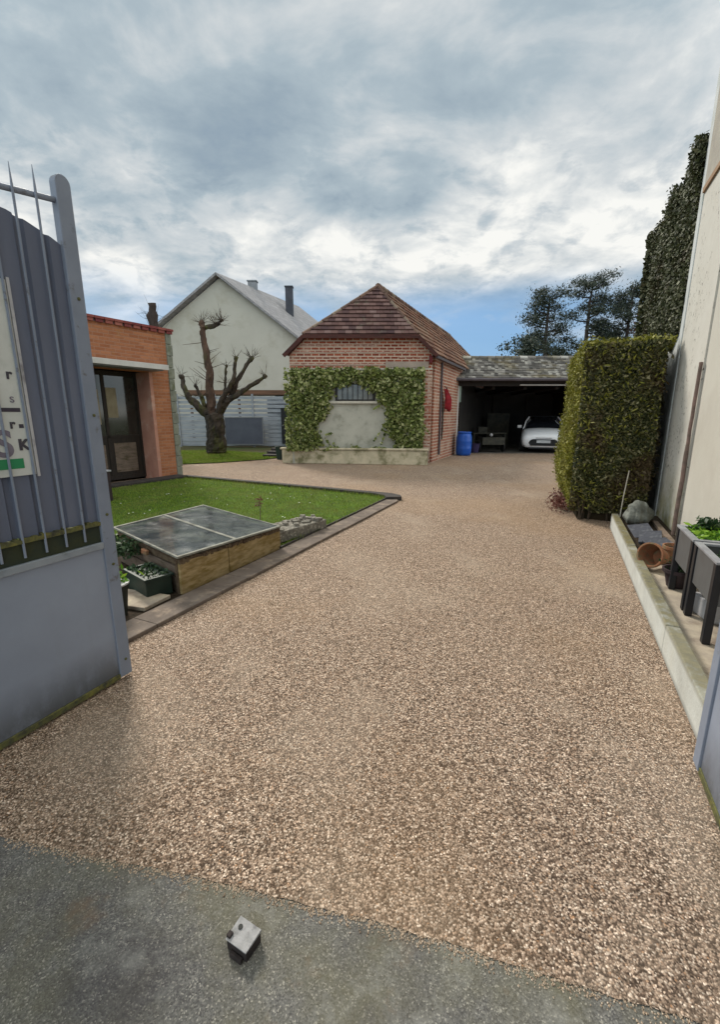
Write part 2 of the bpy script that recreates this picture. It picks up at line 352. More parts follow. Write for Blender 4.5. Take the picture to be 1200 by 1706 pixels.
M['trough_stone'] = plain('trough_stone', (.62, .54, .40), (.46, .41, .29), 4, .9, .2, bump=.6, bscale=30, stain=(.16, .15, .07), sscale=2.6, sth=(.48, .64))
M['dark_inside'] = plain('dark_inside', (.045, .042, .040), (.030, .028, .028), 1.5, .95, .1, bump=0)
M['garage_floor'] = plain('garage_floor', (.16, .145, .125), (.10, .09, .08), 2, .9, .2)
M['gutter'] = plain('gutter', (.10, .085, .10), (.07, .06, .07), 3, .6, .4)
M['white_paint'] = plain('white_paint', (.62, .60, .58), (.5, .48, .46), 4, .6, .4)
M['green_paint'] = plain('green_paint', (.26, .34, .30), (.2, .28, .24), 4, .6, .4)
M['junk'] = plain('junk', (.075, .07, .055), (.04, .04, .035), 6, .9)
M['junk_violet'] = plain('junk_violet', (.055, .04, .11), None, 6, .7)
M['drum_blue'] = plain('drum_blue', (.010, .105, .52), (.008, .08, .42), 5, .38, .5, bump=.1)
M['red_cloth'] = plain('red_cloth', (.30, .02, .028), (.18, .014, .02), 10, .85, .2, bump=.5, bscale=30)
M['dark_red'] = plain('dark_red', (.14, .02, .025), None, 8, .7)
M['car_white'] = NT('car_white', .25, .5).col((.86, .87, .90)).m
M['car_glass'] = glassmat('car_glass', (.012, .014, .018), .05)
M['car_black'] = plain('car_black', (.018, .020, .024), None, 5, .5)
M['lamp_lens'] = glassmat('lamp_lens', (.30, .33, .34), .1)
M['plate'] = plain('plate', (.55, .58, .62), None, 5, .5, bump=0)
M['tyre'] = plain('tyre', (.02, .02, .02), None, 5, .85)
M['rim'] = plain('rim', (.35, .36, .38), None, 5, .35, .5, .8)
M['hedge_core'] = plain('hedge_core', (.022, .020, .012), (.035, .024, .014), 5, .95, .1)
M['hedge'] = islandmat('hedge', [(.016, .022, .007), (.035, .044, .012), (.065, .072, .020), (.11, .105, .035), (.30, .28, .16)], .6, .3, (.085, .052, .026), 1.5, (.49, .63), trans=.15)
M['hedge_lit_yellow'] = islandmat('hedge_lit_yellow', [(.09, .095, .012), (.18, .19, .020), (.27, .265, .035), (.36, .34, .09)], .6, .3, (.10, .085, .02), 3.0, (.5, .7), trans=.2)  # yellower leaves, with the light on the hedge's left face put into the colour
M['bark'] = plain('bark', (.075, .06, .048), (.035, .030, .028), 7, .95, .2, bump=.9, bscale=25, bdist=.02, stain=(.10, .11, .03), sscale=2.2, stretch=(1, 1, .35))
M['bark_red'] = plain('bark_red', (.125, .078, .056), (.06, .042, .036), 6, .95, .2, bump=.9, bscale=25, bdist=.02, stain=(.11, .11, .035), sscale=1.8, stretch=(1, 1, .35))
M['cut_wood'] = plain('cut_wood', (.16, .10, .07), None, 10, .9)
M['needles'] = islandmat('needles', [(.014, .024, .018), (.030, .045, .032), (.055, .07, .05), (.10, .11, .08)], .6, .3, trans=.1)
M['copper_leaf'] = islandmat('copper_leaf', [(.09, .03, .028), (.16, .06, .05), (.24, .11, .08)], .6, .3, trans=.2)
M['pine_bark'] = plain('pine_bark', (.06, .045, .04), None, 4, .95)
M['wall_cream'] = plain('wall_cream', (.53, .51, .455), (.49, .47, .415), 1.3, .88, .2, bump=.3, bscale=45, stain=(.44, .41, .36), sscale=1.1, sth=(.5, .75))
def stainedwall():
    t = NT('wall_stained', .9, .2)
    sp = t.n('ShaderNodeSeparateXYZ'); t.l(t.tc.outputs['Object'], sp.inputs[0])
    c = t.mix(t.ramp(t.noise(2.5, 6, .6), [(.3, 0.), (.7, 1.)]), (.58, .565, .52), (.50, .48, .43))
    spk = t.ramp(t.noise(26, 3, .7, t.coord((1, 1, .6))), [(.60, 0.), (.64, .9)])
    spk = t.math('MULTIPLY', spk, t.ramp(t.noise(2.2, 4, .5, t.coord((1, 1, 1), (4, 0, 1))), [(.45, 0.), (.55, 1.)]))
    c = t.mix(spk, c, (.09, .08, .07))
    low = t.math('MULTIPLY', t.math('MULTIPLY_ADD', sp.outputs[2], -1.3, 1.2, True), t.ramp(t.noise(4, 6, .7), [(.35, .1), (.6, 1.)]))
    c = t.mix(low, c, (.27, .25, .12))
    t.col(c); t.bump(t.noise(30, 5, .6), .4, .006); return t.m
M['wall_stained'] = stainedwall()
M['wall_trim'] = plain('wall_trim', (.40, .375, .32), (.32, .295, .26), 4, .9, .2, bump=.4)
M['wall_band'] = plain('wall_band', (.27, .17, .11), (.33, .22, .14), 3, .9)
M['wall_white'] = plain('wall_white', (.56, .58, .58), (.48, .50, .50), 2, .9, .2, stain=(.38, .42, .40), sscale=3)
M['dry_vine'] = plain('dry_vine', (.24, .16, .14), (.13, .10, .085), 12, .9)
def kerbmat():
    t = NT('kerb_concrete', .88, .25)
    sp = t.n('ShaderNodeSeparateXYZ'); t.l(t.tc.outputs['Object'], sp.inputs[0])
    c = t.mix(t.ramp(t.noise(5, 6, .6), [(.3, 0.), (.7, 1.)]), (.58, .60, .57), (.46, .47, .44))
    c = t.mix(t.ramp(t.noise(2.5, 5, .6, t.coord((1, 1, .2), (2, 2, 0))), [(.5, 0.), (.7, .6)]), c, (.56, .56, .50))
    top = t.math('MULTIPLY', t.math('MULTIPLY_ADD', sp.outputs[2], 22, -3.7, True), t.ramp(t.noise(7, 6, .7), [(.3, .5), (.5, 1.)]))
    c = t.mix(top, c, t.ramp(t.noise(14, 5, .7), [(.3, (.075, .068, .04)), (.6, (.17, .145, .06)), (.8, (.24, .21, .15))]))
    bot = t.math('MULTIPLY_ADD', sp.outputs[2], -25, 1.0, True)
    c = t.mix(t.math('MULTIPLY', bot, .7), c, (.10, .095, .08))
    t.col(c); t.bump(t.noise(45, 5, .6), .5, .006); return t.m
M['kerb'] = kerbmat()
M['bed_slab'] = plain('bed_slab', (.50, .43, .33), (.34, .29, .24), 7, .9, .2, bump=.6, stain=(.20, .15, .12), sscale=5)
M['rock'] = plain('rock', (.20, .21, .19), (.11, .115, .10), 9, .95, .2, bump=.9, bscale=25, bdist=.02)
M['slate_dark'] = plain('slate_dark', (.06, .065, .085), (.035, .038, .05), 9, .6, .4, stain=(.14, .15, .17), sscale=12)
M['terracotta'] = plain('terracotta', (.34, .15, .08), (.22, .10, .055), 14, .85, .2, stain=(.20, .17, .10), sscale=16, sth=(.45, .62))
M['dark_pot'] = plain('dark_pot', (.045, .025, .03), (.03, .02, .022), 9, .6, .4)
M['planter_grey'] = plain('planter_grey', (.10, .105, .11), (.08, .082, .085), 6, .5, .4, bump=.1)
M['planter_rim'] = plain('planter_rim', (.30, .31, .33), (.2, .2, .22), 6, .5, .4)
M['planter_leg'] = plain('planter_leg', (.012, .013, .018), None, 6, .45, .4)
M['bright_leaf'] = islandmat('bright_leaf', [(.06, .15, .012), (.14, .30, .02), (.26, .42, .04)], .5, .3, trans=.25)
M['deep_leaf'] = islandmat('deep_leaf', [(.015, .035, .015), (.035, .075, .03), (.07, .11, .045)], .5, .3, trans=.1)
M['plank'] = plain('plank', (.42, .315, .165), (.27, .20, .10), 6, .85, .2, bump=.6, bscale=40, stain=(.20, .135, .04), sscale=7, sth=(.44, .62), stretch=(1, 1, 4))
M['plank_grey'] = plain('plank_grey', (.22, .165, .13), (.13, .10, .08), 4, .9, .2, bump=.6, bscale=30, stain=(.07, .06, .03), sscale=5, stretch=(1, 1, 4))
M['rotten'] = plain('rotten', (.07, .045, .03), (.16, .12, .08), 18, .95, .2, bump=.9, bscale=50, bdist=.01)
def lidmat():
    t = NT('lid_glass', .08, .9); t.p.inputs['IOR'].default_value = 1.6
    sm = t.ramp(t.noise(3.5, 6, .65, t.coord((1, 1, 1), (4, 4, 0)), .5), [(.45, 0.), (.75, .7)])
    t.col(t.mix(sm, (.06, .075, .085), (.22, .24, .21)))
    t.setv(t.p.inputs['Roughness'], t.ramp(t.noise(5, 5, .6), [(.35, .05), (.7, .30)]))
    t.setv(t.p.inputs['Alpha'], t.math('MULTIPLY_ADD', sm, .35, .6)); return t.m
M['lid_glass'] = lidmat()
M['lid_frame'] = plain('lid_frame', (.30, .30, .26), (.14, .135, .115), 8, .8, .2)
M['speckled'] = plain('speckled', (.27, .25, .21), (.13, .12, .105), 26, .95, .2, bump=.9, bscale=55, bdist=.01, stain=(.5, .47, .4), sscale=32, sth=(.56, .62))
M['pot_green'] = plain('pot_green', (.018, .040, .030), (.012, .026, .02), 9, .5, .4)
M['charcoal'] = plain('charcoal', (.022, .026, .022), None, 9, .6, .3)
M['stopper'] = plain('stopper', (.36, .355, .36), (.22, .22, .22), 30, .6, .4, stain=(.12, .11, .12), sscale=18, bump=.5, bscale=140)
M['stopper_shaded'] = plain('stopper_shaded', (.045, .035, .033), (.025, .02, .02), 30, .8, .3)  # near-black sides: the block's shade is put into the colour
M['ceramic'] = plain('ceramic', (.6, .6, .62), None, 5, .5)

# ================================================================ GROUND
def sheet(name, poly, z, m, kind='structure', thick=None):
    b = MB(); b.add([(x, y, z) for x, y in poly], [tuple(range(len(poly)))])
    o = b.build(name, m); o['kind'] = kind; return o
sheet('ground', [(-600, -60), (600, -60), (600, 900), (-600, 900)], -0.03, M['field'])
road = sheet('road', [(-30, -8), (30, -8), (30, 2.4), (-30, 2.4)], -0.003, M['asphalt'])
# gravel: ragged front edge along the asphalt
edge = [(-3.4, 1.62), (-1.29, 1.285), (-.85, 1.20), (-.39, 1.115), (.1, 1.0), (.64, .85), (1.6, .60), (3.2, .20)]
pts = []
for (x0, y0), (x1, y1) in zip(edge, edge[1:]):
    k = int(math.hypot(x1 - x0, y1 - y0) / .02)
    for i in range(k):
        t = i / k; pts.append((x0 + (x1 - x0) * t, y0 + (y1 - y0) * t + random.uniform(-.004, .004) + .003 * math.sin(7 * (x0 + (x1 - x0) * t))))
far = [(9.5, 2), (16, 17.6), (9.9, 17.62), (3.4, 17.62), (-1.0, 15.5), (-9.5, 16.2), (-9, 9), (-4, 3)]
sheet('driveway', pts + far, 0.0, M['gravel'])
sheet('garage_floor', [(3.0, 17.62), (9.9, 17.62), (9.9, 23.2), (3.0, 23.2)], -0.004, M['garage_floor'])

# crumbs of gravel lying over the joint with the asphalt and loose along the drive
def grit(name, n, fn, size, mat_, label):
    ico = [(0, 0, 1), (.9, 0, .1), (-.2, .85, .0), (-.8, -.5, .1), (.3, -.9, 0)]; fa = [(0, 1, 2), (0, 2, 3), (0, 3, 4), (0, 4, 1)]
    V = []
    for i in range(n):
        x, y, z = fn(); a = random.uniform(0, 6.28); c, s_ = math.cos(a), math.sin(a); k = size * random.uniform(.5, 1.3); q = [(x + k * (px * c - py * s_) * random.uniform(.7, 1.1), y + k * (px * s_ + py * c), z + k * .7 * pz) for px, py, pz in ico]
        for f_ in fa: V += [q[f_[0]], q[f_[1]], q[f_[2]]]
    return tag(npmesh(name, np.array(V), 3, mat_), label, 'gravel', kind='stuff')
M['grit'] = islandmat('grit', [(.12, .08, .055), (.36, .26, .18), (.52, .41, .30), (.62, .52, .42)], .9, .1)
def onedge():
    t = random.random() * (len(edge) - 3) + 1; k = int(t); f = t - k; x = edge[k][0] + (edge[k + 1][0] - edge[k][0]) * f; y = edge[k][1] + (edge[k + 1][1] - edge[k][1]) * f
    return x, y - abs(random.gauss(0, .020)) + .012, -.002
grit('loose_grit', 3800, onedge, .0038, M['grit'], 'loose grit crumbled over the joint between gravel and asphalt')
# ---- lawns: soil/turf bed, blades (stuff)
def inpoly(P, poly):
    x, y = P[:, 0], P[:, 1]; r = np.zeros(len(P), bool); n = len(poly)
    for i in range(n):
        (x0, y0), (x1, y1) = poly[i], poly[(i + 1) % n]
        c = ((y0 > y) != (y1 > y)) & (x < (x1 - x0) * (y - y0) / (y1 - y0 + 1e-12) + x0); r ^= c
    return r
def grass(name, poly, z, n, hgt, wid, label, loc=None):
    xs = [p[0] for p in poly]; ys = [p[1] for p in poly]
    P = np.column_stack([rng.uniform(min(xs), max(xs), n), rng.uniform(min(ys), max(ys), n)]); P = P[inpoly(P, poly)]
    n = len(P); a = rng.uniform(0, 2 * math.pi, n); h = hgt * rng.uniform(.4, 1.3, n); lean = rng.normal(size=(n, 2)) * .45 * h[:, None]
    c, s_ = np.cos(a) * wid / 2, np.sin(a) * wid / 2
    V = np.zeros((n, 3, 3)); V[:, 0, 0] = P[:, 0] - c; V[:, 0, 1] = P[:, 1] - s_; V[:, 1, 0] = P[:, 0] + c; V[:, 1, 1] = P[:, 1] + s_
    V[:, 2, 0] = P[:, 0] + lean[:, 0]; V[:, 2, 1] = P[:, 1] + lean[:, 1]; V[:, :2, 2] = z; V[:, 2, 2] = z + h
    o = npmesh(name, V.reshape(-1, 3), 3, M['grass']); return tag(o, label, 'grass', kind='stuff')
near_lawn_uv = [(-2.80, 4.0), (-2.79, 7.05), (-2.88, 7.28), (-3.1, 7.40), (-4.2, 7.52), (-6.2, 7.62), (-8.3, 7.68), (-8.52, 7.1), (-8.45, 3.0), (-5.0, 1.6), (-4.3, 2.6), (-4.25, 4.3)]
near_lawn = [w(u, v)[:2] for u, v in near_lawn_uv]
sheet('lawn_ground', near_lawn, 0.022, M['turf'])
grass('short_grass', near_lawn, .022, 95000, .032, .007, 'short green grass of the near lawn behind the cold frame')
far_lawn = [(-9.0, 13.0), (-6.5, 13.15), (-4.6, 13.9), (-3.3, 15.0), (-2.95, 15.6), (-3.1, 16.6), (-4.2, 17.6), (-6, 18.6), (-11, 18.4), (-11, 13.5)]
sheet('far_lawn_ground', far_lawn, 0.024, M['turf'])
grass('lawn_grass', far_lawn, .024, 60000, .06, .016, 'bright green grass round the foot of the pollarded tree')
edge_strip_uv = [(-2.81, 4.0), (-2.775, 4.0), (-2.775, 7.1), (-2.86, 7.32), (-3.1, 7.44), (-4.2, 7.56), (-8.3, 7.72), (-8.3, 7.62), (-4.2, 7.46), (-3.1, 7.33), (-2.92, 7.2), (-2.82, 7.0)]
grass('edge_grass', [w(u, v)[:2] for u, v in edge_strip_uv], .022, 60000, .065, .007, 'longer grass tufts left along the edging of the near lawn')
P = []
b = MB()
for i in range(36):
    u, v = random.uniform(-8.2, -3.4), random.uniform(4.2, 7.4); x, y, _ = w(u, v); s_ = random.uniform(.006, .012)
    b.add([(x - s_, y - s_, .055), (x + s_, y - s_, .055), (x + s_, y + s_, .057), (x - s_, y + s_, .057)], [(0, 1, 2, 3)])
tag(b.build('daisies', M['blossom']), 'tiny white daisies scattered over the near lawn', 'flowers', kind='stuff')

# soil bed on the left by the gate and paving flags
sheet('soil_bed', [w(u, v)[:2] for u, v in [(-2.78, 1.2), (-2.78, 5.6), (-3.4, 5.3), (-4.4, 4.6), (-5.6, 1.0)]], 0.012, M['soil'])
def uvroot(name, label, cat, u, v, z=0, group=None, extra=0): return thing(name, label, cat, w(u, v, z), YAW + extra, group)
def uvbuild(b, name, m, **k): return b.build(name, m, loc=(0, 0, 0), rz=YAW, **k)

# kerb strip of flat pavers along the left of the drive
b = MB(); v = 1.0; i = 0
while v < 6.9:
    L = 1.0; j = random.uniform(-.004, .004)
    b.box(-2.775 + j, -2.53 + j, v + .002, v + L - .002, 0.0, .030 + random.uniform(-.003, .003)); v += L
b.prism([(-2.775, 7.002), (-2.53, 7.002), (-2.545, 7.15), (-2.60, 7.27), (-2.68, 7.32), (-2.775, 7.24)], 0, .029)
o = uvbuild(b, 'kerb_strip', M['paver'], bevel=.006); o['kind'] = 'structure'
b = MB(); pl = [(-2.50, 7.42), (-2.62, 7.52), (-4.2, 7.62), (-6.2, 7.72), (-8.3, 7.80), (-8.55, 7.75)]
pl2 = [(-2.72, 7.38), (-4.2, 7.52), (-6.2, 7.62), (-8.3, 7.70), (-8.5, 7.68)]
b.prism([(-2.52, 7.28), (-2.60, 7.44), (-2.80, 7.56), (-4.2, 7.66), (-6.2, 7.76), (-8.3, 7.86), (-8.3, 7.72), (-6.2, 7.62), (-4.2, 7.52), (-3.1, 7.41), (-2.87, 7.31), (-2.76, 7.14)], 0, .075)
o = uvbuild(b, 'lawn_edging', M['edging'], bevel=.012); tag(o, 'dark edging board along the back of the near lawn', 'edging')
b = MB(); b.box(-2.80, -2.778, 3.9, 7.38, 0, .05)
tag(uvbuild(b, 'edging_strip', M['edging']), 'thin dark edging strip between near lawn and paver kerb', 'edging')

# ================================================================ LEFT GATE
def gate_leaf(u, v1, length, label, full=True):
    """origin at the free end's foot; the leaf runs back towards the viewer (-v)."""
    g = uvroot('metal_gate', label, 'gate', u, v1)
    th = .022
    def arch(y):      # top rail rises away from the free end
        return 2.47 - .10 * (abs(y) / .3) ** .5 * .3 - .0 * y
    # free post with rounded top
    b = MB(); n = 8; r = .036
    poly = [(-r, .02), (r, .02)] + [(r * math.cos(math.pi * k / n), 2.54 + r * math.sin(math.pi * k / n)) for k in range(n + 1)]
    b.add([(-th, q, z) for q, z in [(p[0], p[1]) for p in poly]] + [(th, q, z) for q, z in poly],
          [tuple(range(len(poly))), tuple(range(len(poly), 2 * len(poly)))[::-1]] + [(i, (i + 1) % len(poly), len(poly) + (i + 1) % len(poly), len(poly) + i) for i in range(len(poly))])
    b.build('gate_post', M['gate_paint'], g, bevel=.004)
    b = MB(); b.box(-th, th, -length, -length + .07, .02, 2.62); b.build('gate_post', M['gate_paint'], g, bevel=.004)
    b = MB(); b.box(-.012, .012, -length + .07, -.036, .045, .80); b.build('lower_panel', M['gate_panel'], g)
    b = MB(); b.box(-.018, .02, -length + .07, -.036, .012, .044); b.build('bottom_rail', M['moss_metal'], g, bevel=.003)
    b = MB(); b.box(-.018, .024, -length + .07, -.036, .80, .835); b.build('middle_rail', M['gate_light'], g, bevel=.003)
    b = MB(); b.box(-.006, .006, -length + .07, -.036, .836, .927); b.build('gap_panel', M['dark_gap'], g)
    b = MB()
    k = int((length - .1) / .02); top = []; bot = []
    for i in range(k + 1):
        y0 = -.036 - (length - .106) * i / k
        b.box(-.018, .02, y0 - .5 * (length - .106) / k, y0 + .5 * (length - .106) / k, .928, .944 + random.uniform(0, .012))
    b.build('mossy_rail', M['moss_metal'], g)
    b = MB()
    for bz in (.12, .70, .98, 1.5, 2.05):
        b = MB(); b.lathe([(.008, 0), (.008, .003), (.004, .006), (.001, .006)], 8); o = b.build('bolt', M['moss_metal'], g, loc=(th, .004, bz)); o.rotation_euler = (0, R(90), 0)
    # top rail
    rail = [(0.0, -.02 - (length - .06) * i / 20, 2.465 - .16 * min(.35, (length - .06) * i / 20)) for i in range(21)]
    MB().tube(rail, .013, 8).build('top_rail', M['gate_paint'], g, smooth=True)
    # ribbed sheet with a curved top
    me = MB(); N = 150; Z = 8
    V = []
    for i in range(N + 1):
        y = -.037 - (length - .107) * i / N; ph = (abs(y) % .105) / .105
        x = -.012 + .014 * (1 if .12 < ph < .88 else 0) + .0015 * math.sin(y * 60)
        tz = 2.245 + .10 * min(1, abs(y) / .25) ** .6
        for k in range(Z + 1): V.append((x, y, .95 + (tz - .95) * k / Z))
    me.add(V, [(i * (Z + 1) + k, (i + 1) * (Z + 1) + k, (i + 1) * (Z + 1) + k + 1, i * (Z + 1) + k + 1) for i in range(N) for k in range(Z)])
    o = me.build('ribbed_sheet', M['gate_sheet'], g); q = o.modifiers.new('s', 'SOLIDIFY'); q.thickness = .003
    k = 0; y = -.125
    while y > -length + .12:
        b = MB(); tz = 2.60 - .32 * min(.4, abs(y)); b.tube([(.016, y, .86), (.016, y, tz - .09), (.016, y, tz)], [.0058, .0058, .0012], 6)
        b.build('bar', M['gate_paint'], g); y -= .094
    for hz in (.25, 2.0): MB().tube([(0, -length - .012, hz - .06), (0, -length - .012, hz + .06)], .014, 8).build('hinge', M['charcoal'], g)
    return g
gl = gate_leaf(-2.21, 1.49, 1.62, 'tall blue-grey metal gate leaf standing open on the left, with bars and ribbed sheet')
gr = gate_leaf(.675, 2.055, 1.55, 'blue-grey gate leaf at the right edge, folded back beside the low kerb wall')
# gate hinge posts (out of view, so the leaves hang on something)
for (u, v) in ((-2.21, -.24), (.66, .40)):
    pass
# sign wired on the left gate, behind the bars
sg = uvroot('sign_board', 'white sign with dark lettering and a green bar on the left gate', 'sign', -2.21 + .013, 1.188)
b = MB(); b.box(-.003, .0, -.62, 0, 1.235, 2.06); b.build('board', M['sign_white'], sg)
b = MB(); b.box(-.006, .004, .002, .014, 1.225, 2.07); b.build('edge_strip', M['canopy_metal'], sg)
def text(body, size, y, z, m, name, parent, bold=.0, x=.0015):
    c = bpy.data.curves.new('t', 'FONT'); c.body = body; c.size = size; c.extrude = .0008; c.offset = bold; c.align_x = 'RIGHT'
    t = bpy.data.objects.new('t', c); COL.objects.link(t); dg = bpy.context.evaluated_depsgraph_get(); dg.update()
    me = bpy.data.meshes.new_from_object(t.evaluated_get(dg)); bpy.data.objects.remove(t); me.materials.clear(); me.materials.append(m)
    o = bpy.data.objects.new(name, me); COL.objects.link(o); o.parent = parent
    o.location = (x, y, z); o.rotation_euler = (R(90), 0, R(90)); return o
text('r', .06, -.035, 1.655, M['ink'], 'lettering', sg, .002)
text('s', .055, -.04, 1.555, M['ink_violet'], 'lettering', sg)
b = MB(); b.box(.0002, .0015, -.16, -.025, 1.515, 1.532); b.build('lettering', M['ink'], sg)
text('r', .055, -.055, 1.445, M['ink'], 'lettering', sg, .002); b = MB(); b.box(.0002, .0015, -.040, -.022, 1.445, 1.462); b.build('lettering', M['ink'], sg)
text('S', .16, -.075, 1.325, M['ink_violet'], 'lettering', sg, .004)
text('K', .065, -.012, 1.350, M['ink'], 'lettering', sg, .003)
b = MB(); b.box(.0002, .0015, -.30, -.045, 1.268, 1.312); b.build('green_bar', M['sign_green'], sg)

# ================================================================ GATE STOP on the asphalt
st = thing('gate_stop', 'small worn metal gate stop block lying on the grey asphalt in the foreground', 'gate stop', (-.338, .955, -.003), R(-28)); st.scale = (.86, .86, .95)
b = MB(); b.prism([(-.043, -.034), (.043, -.034), (.046, .036), (-.043, .036)], 0, [.030, .034, .038, .036]); b.build('base', M['stopper_shaded'], st, bevel=.004)
b = MB(); b.prism([(-.045, -.036), (.045, -.036), (.047, .038), (-.045, .038)], .0385, [.0405, .043, .048, .047])
b.build('top_plate', M['stopper'], st, bevel=.004)
MB().box(-.047, -.030, -.030, -.012, .036, .0495).build('broken_lug', M['stopper_shaded'], st, bevel=.002)
MB().box(-.02, .03, -.048, -.036, .0, .018).build('front_tab', M['stopper_shaded'], st, bevel=.002)
b = MB(); b.lathe([(.008, .040), (.008, .0475)], 12, (-.022, .012)); b.build('bolt_hole', M['charcoal'], st)

# ================================================================ COLD FRAME and things in the left bed
cf = uvroot('cold_frame', 'wooden cold frame with mossy planks and a two-pane glass lid beside the drive', 'cold frame', 0, 0)
A, Bc, Cc, Dc = (-2.80, 2.49), (-2.80, 3.92), (-4.18, 4.18), (-4.06, 2.86)     # near, right, far, left
hA, hB, hC, hD = .345, .265, .33, .36
def wallquad(p, q, h0, h1, t=.03, z0=.015, off=0):
    p = Vector(p); q = Vector(q); d = (q - p).normalized(); n = Vector((d.y, -d.x)) * t
    return [(p.x, p.y), (q.x, q.y), (q.x - n.x, q.y - n.y), (p.x - n.x, p.y - n.y)], z0, [h0, h1, h1, h0]
mid = (-2.80, 3.08)
b = MB(); b.prism(*wallquad(A, (-2.80, 3.07), hA - .04, hA - .075)); b.build('plank', M['plank'], cf, bevel=.004)
b = MB(); b.prism(*wallquad((-2.805, 3.085), Bc, hA - .07, hB - .025)); b.build('plank', M['plank'], cf, bevel=.004)
b = MB(); b.prism(*wallquad(Bc, Cc, hB - .02, hC - .02)); b.build('rear_plank', M['plank_grey'], cf)
b = MB(); b.prism(*wallquad(Cc, Dc, hC - .02, hD - .02)); b.build('side_plank', M['plank_grey'], cf)
dA, dD = Vector(A), Vector(Dc)
b = MB(); p0 = dD + (dA - dD) * .0; b.prism(*wallquad(tuple(p0), tuple(dD + (dA - dD) * .975), .14, .15)); b.build('front_plank', M['plank_grey'], cf, bevel=.004)
b = MB(); b.prism(*wallquad(tuple(p0), tuple(dD + (dA - dD) * .97), .255, .245, z0=.155)); b.build('front_plank', M['plank_grey'], cf, bevel=.004)
b = MB(); b.prism(*wallquad(tuple(p0), tuple(dD + (dA - dD) * .97), hD - .035, hA - .04, z0=.262)); b.build('front_plank', M['rotten'], cf, bevel=.004)
b = MB(); b.prism([(-2.875, 2.50), (-2.835, 2.487), (-2.815, 2.53), (-2.86, 2.545)], .015, hA - .02); b.build('corner_post', M['rotten'], cf)
b = MB()
for i in range(60):        # crumbling top edge
    t = i / 60; v = 2.49 + 1.42 * t; z = (hA - .045) + (hB - hA + .02) * t
    b.box(-2.835, -2.797 + random.uniform(-.006, .004), v, v + .03, z - random.uniform(.0, .02), z + random.uniform(.012, .030))
b.build('top_edge', M['rotten'], cf)
MB().prism([(-2.84, 2.53), (-2.84, 3.86), (-4.12, 4.12), (-4.02, 2.9)], .02, .12).build('compost', M['soil'], cf)
Pq = np.column_stack([rng.uniform(-3.95, -2.95, 1500), rng.uniform(2.9, 3.8, 1500), .13 + np.abs(rng.normal(size=1500)) * .05]); npmesh('seedlings', leafcloud(Pq, .022), 4, M['deep_leaf'], cf)
# lid: frame and two panes, lying on the box
lid = [(-2.79, 2.46, hA), (-2.77, 3.90, hB + .012), (-4.20, 4.20, hC + .012), (-4.10, 2.84, hD + .01)]
LV = [Vector(p) for p in lid]
def lp(s_, t): return LV[0].lerp(LV[1], s_).lerp(LV[3].lerp(LV[2], s_), t)     # s along the drive, t away from it
def lidstrip(s0, s1, t0, t1, z0, z1):
    q = [lp(s0, t0), lp(s1, t0), lp(s1, t1), lp(s0, t1)]; b = MB()
    b.add([(p.x, p.y, p.z + z0) for p in q] + [(p.x, p.y, p.z + z1) for p in q], [(0, 3, 2, 1), (4, 5, 6, 7), (0, 1, 5, 4), (1, 2, 6, 5), (2, 3, 7, 6), (3, 0, 4, 7)]); return b
for k in range(2): lidstrip(.015 + .5 * k, .485 + .5 * k, .02, .98, .004, .010).build('glass_pane', M['lid_glass'], cf)
for a in ((0, 1, 0, .022), (0, 1, .978, 1.0), (0, .014, .022, .978), (.986, 1, .022, .978), (.487, .513, .022, .978)):
    lidstrip(*a, .0, .016).build('lid_rail', M['lid_frame'], cf)
b = MB(); c_ = dD + (dA - dD) * .52; 
bb = MB().box(-.055, .055, -.018, .012, 0, .045); 
br = bb.build('brick', M['terracotta'], None, loc=w(c_.x + .04, c_.y - .05, .262), rz=YAW + R(-17), bevel=.006)
tag(br, 'orange hollow brick lodged in the end of the cold frame', 'brick')
# low speckled trough next to it
tr = uvroot('stone_trough', 'low speckled stone-faced box between cold frame and lawn', 'planter', 0, 0)
pol = [(-2.90, 4.03), (-2.76, 4.92), (-3.12, 4.98), (-3.30, 4.10)]
MB().prism(pol, .03, [.165, .145, .15, .165]).build('box', M['speckled'], tr, bevel=.008, disp=(.02, .05))
b = MB()
for i in range(34):
    t = random.random(); s_ = random.random(); x = -2.92 + .14 * t - .30 * s_; y = 4.08 + .84 * t; r = random.uniform(.02, .04)
    b.box(x - r, x + r, y - r, y + r, .15, .17 + random.uniform(0, .03), random.uniform(0, 3))
b.build('stones', M['speckled'], tr, bevel=.008)['kind'] = 'stuff'
# pots near the gate foot
def pot(name, label, u, v, r, h, m, z=0, prof=None, group=None, cat='pot', inner=True):
    p = uvroot(name, label, cat, u, v, z, group)
    MB().lathe([(r * .72, 0), (r * .95, h * .85), (r * 1.05, h * .86), (r * 1.05, h), (r * .93, h), (r * .88, h * .8), (.001, h * .78)], 24).build('pot_body', m, p, smooth=False)
    MB().lathe([(r * .87, h * .78), (r * .5, h * .86), (.001, h * .88)], 18).build('potting_soil', M['soil'], p)
    return p
p1 = uvroot('plant_trough', 'dark green rectangular plant pot standing before the end of the cold frame', 'pot', -3.13, 2.44, .012, None, R(-16))
b = MB(); b.prism([(-.20, -.11), (.20, -.11), (.20, .11), (-.20, .11)], 0, .165); b.build('pot_body', M['pot_green'], p1, bevel=.012)
b = MB()
for x0, x1, y0, y1 in ((-.215, .215, -.125, -.10), (-.215, .215, .10, .125), (-.215, -.19, -.1, .1), (.19, .215, -.1, .1)): b.box(x0, x1, y0, y1, .165, .185)
b.build('rim', M['pot_green'], p1, bevel=.004)
P = np.column_stack([rng.uniform(-.19, .19, 260), rng.uniform(-.1, .1, 260), rng.uniform(.16, .21, 260)])
npmesh('moss', leafcloud(P, .014), 4, M['deep_leaf'], p1)
p2 = pot('plant_pot', 'tall dark pot with a pale rim at the foot of the left gate', -2.96, 2.0, .10, .25, M['charcoal'], .012)
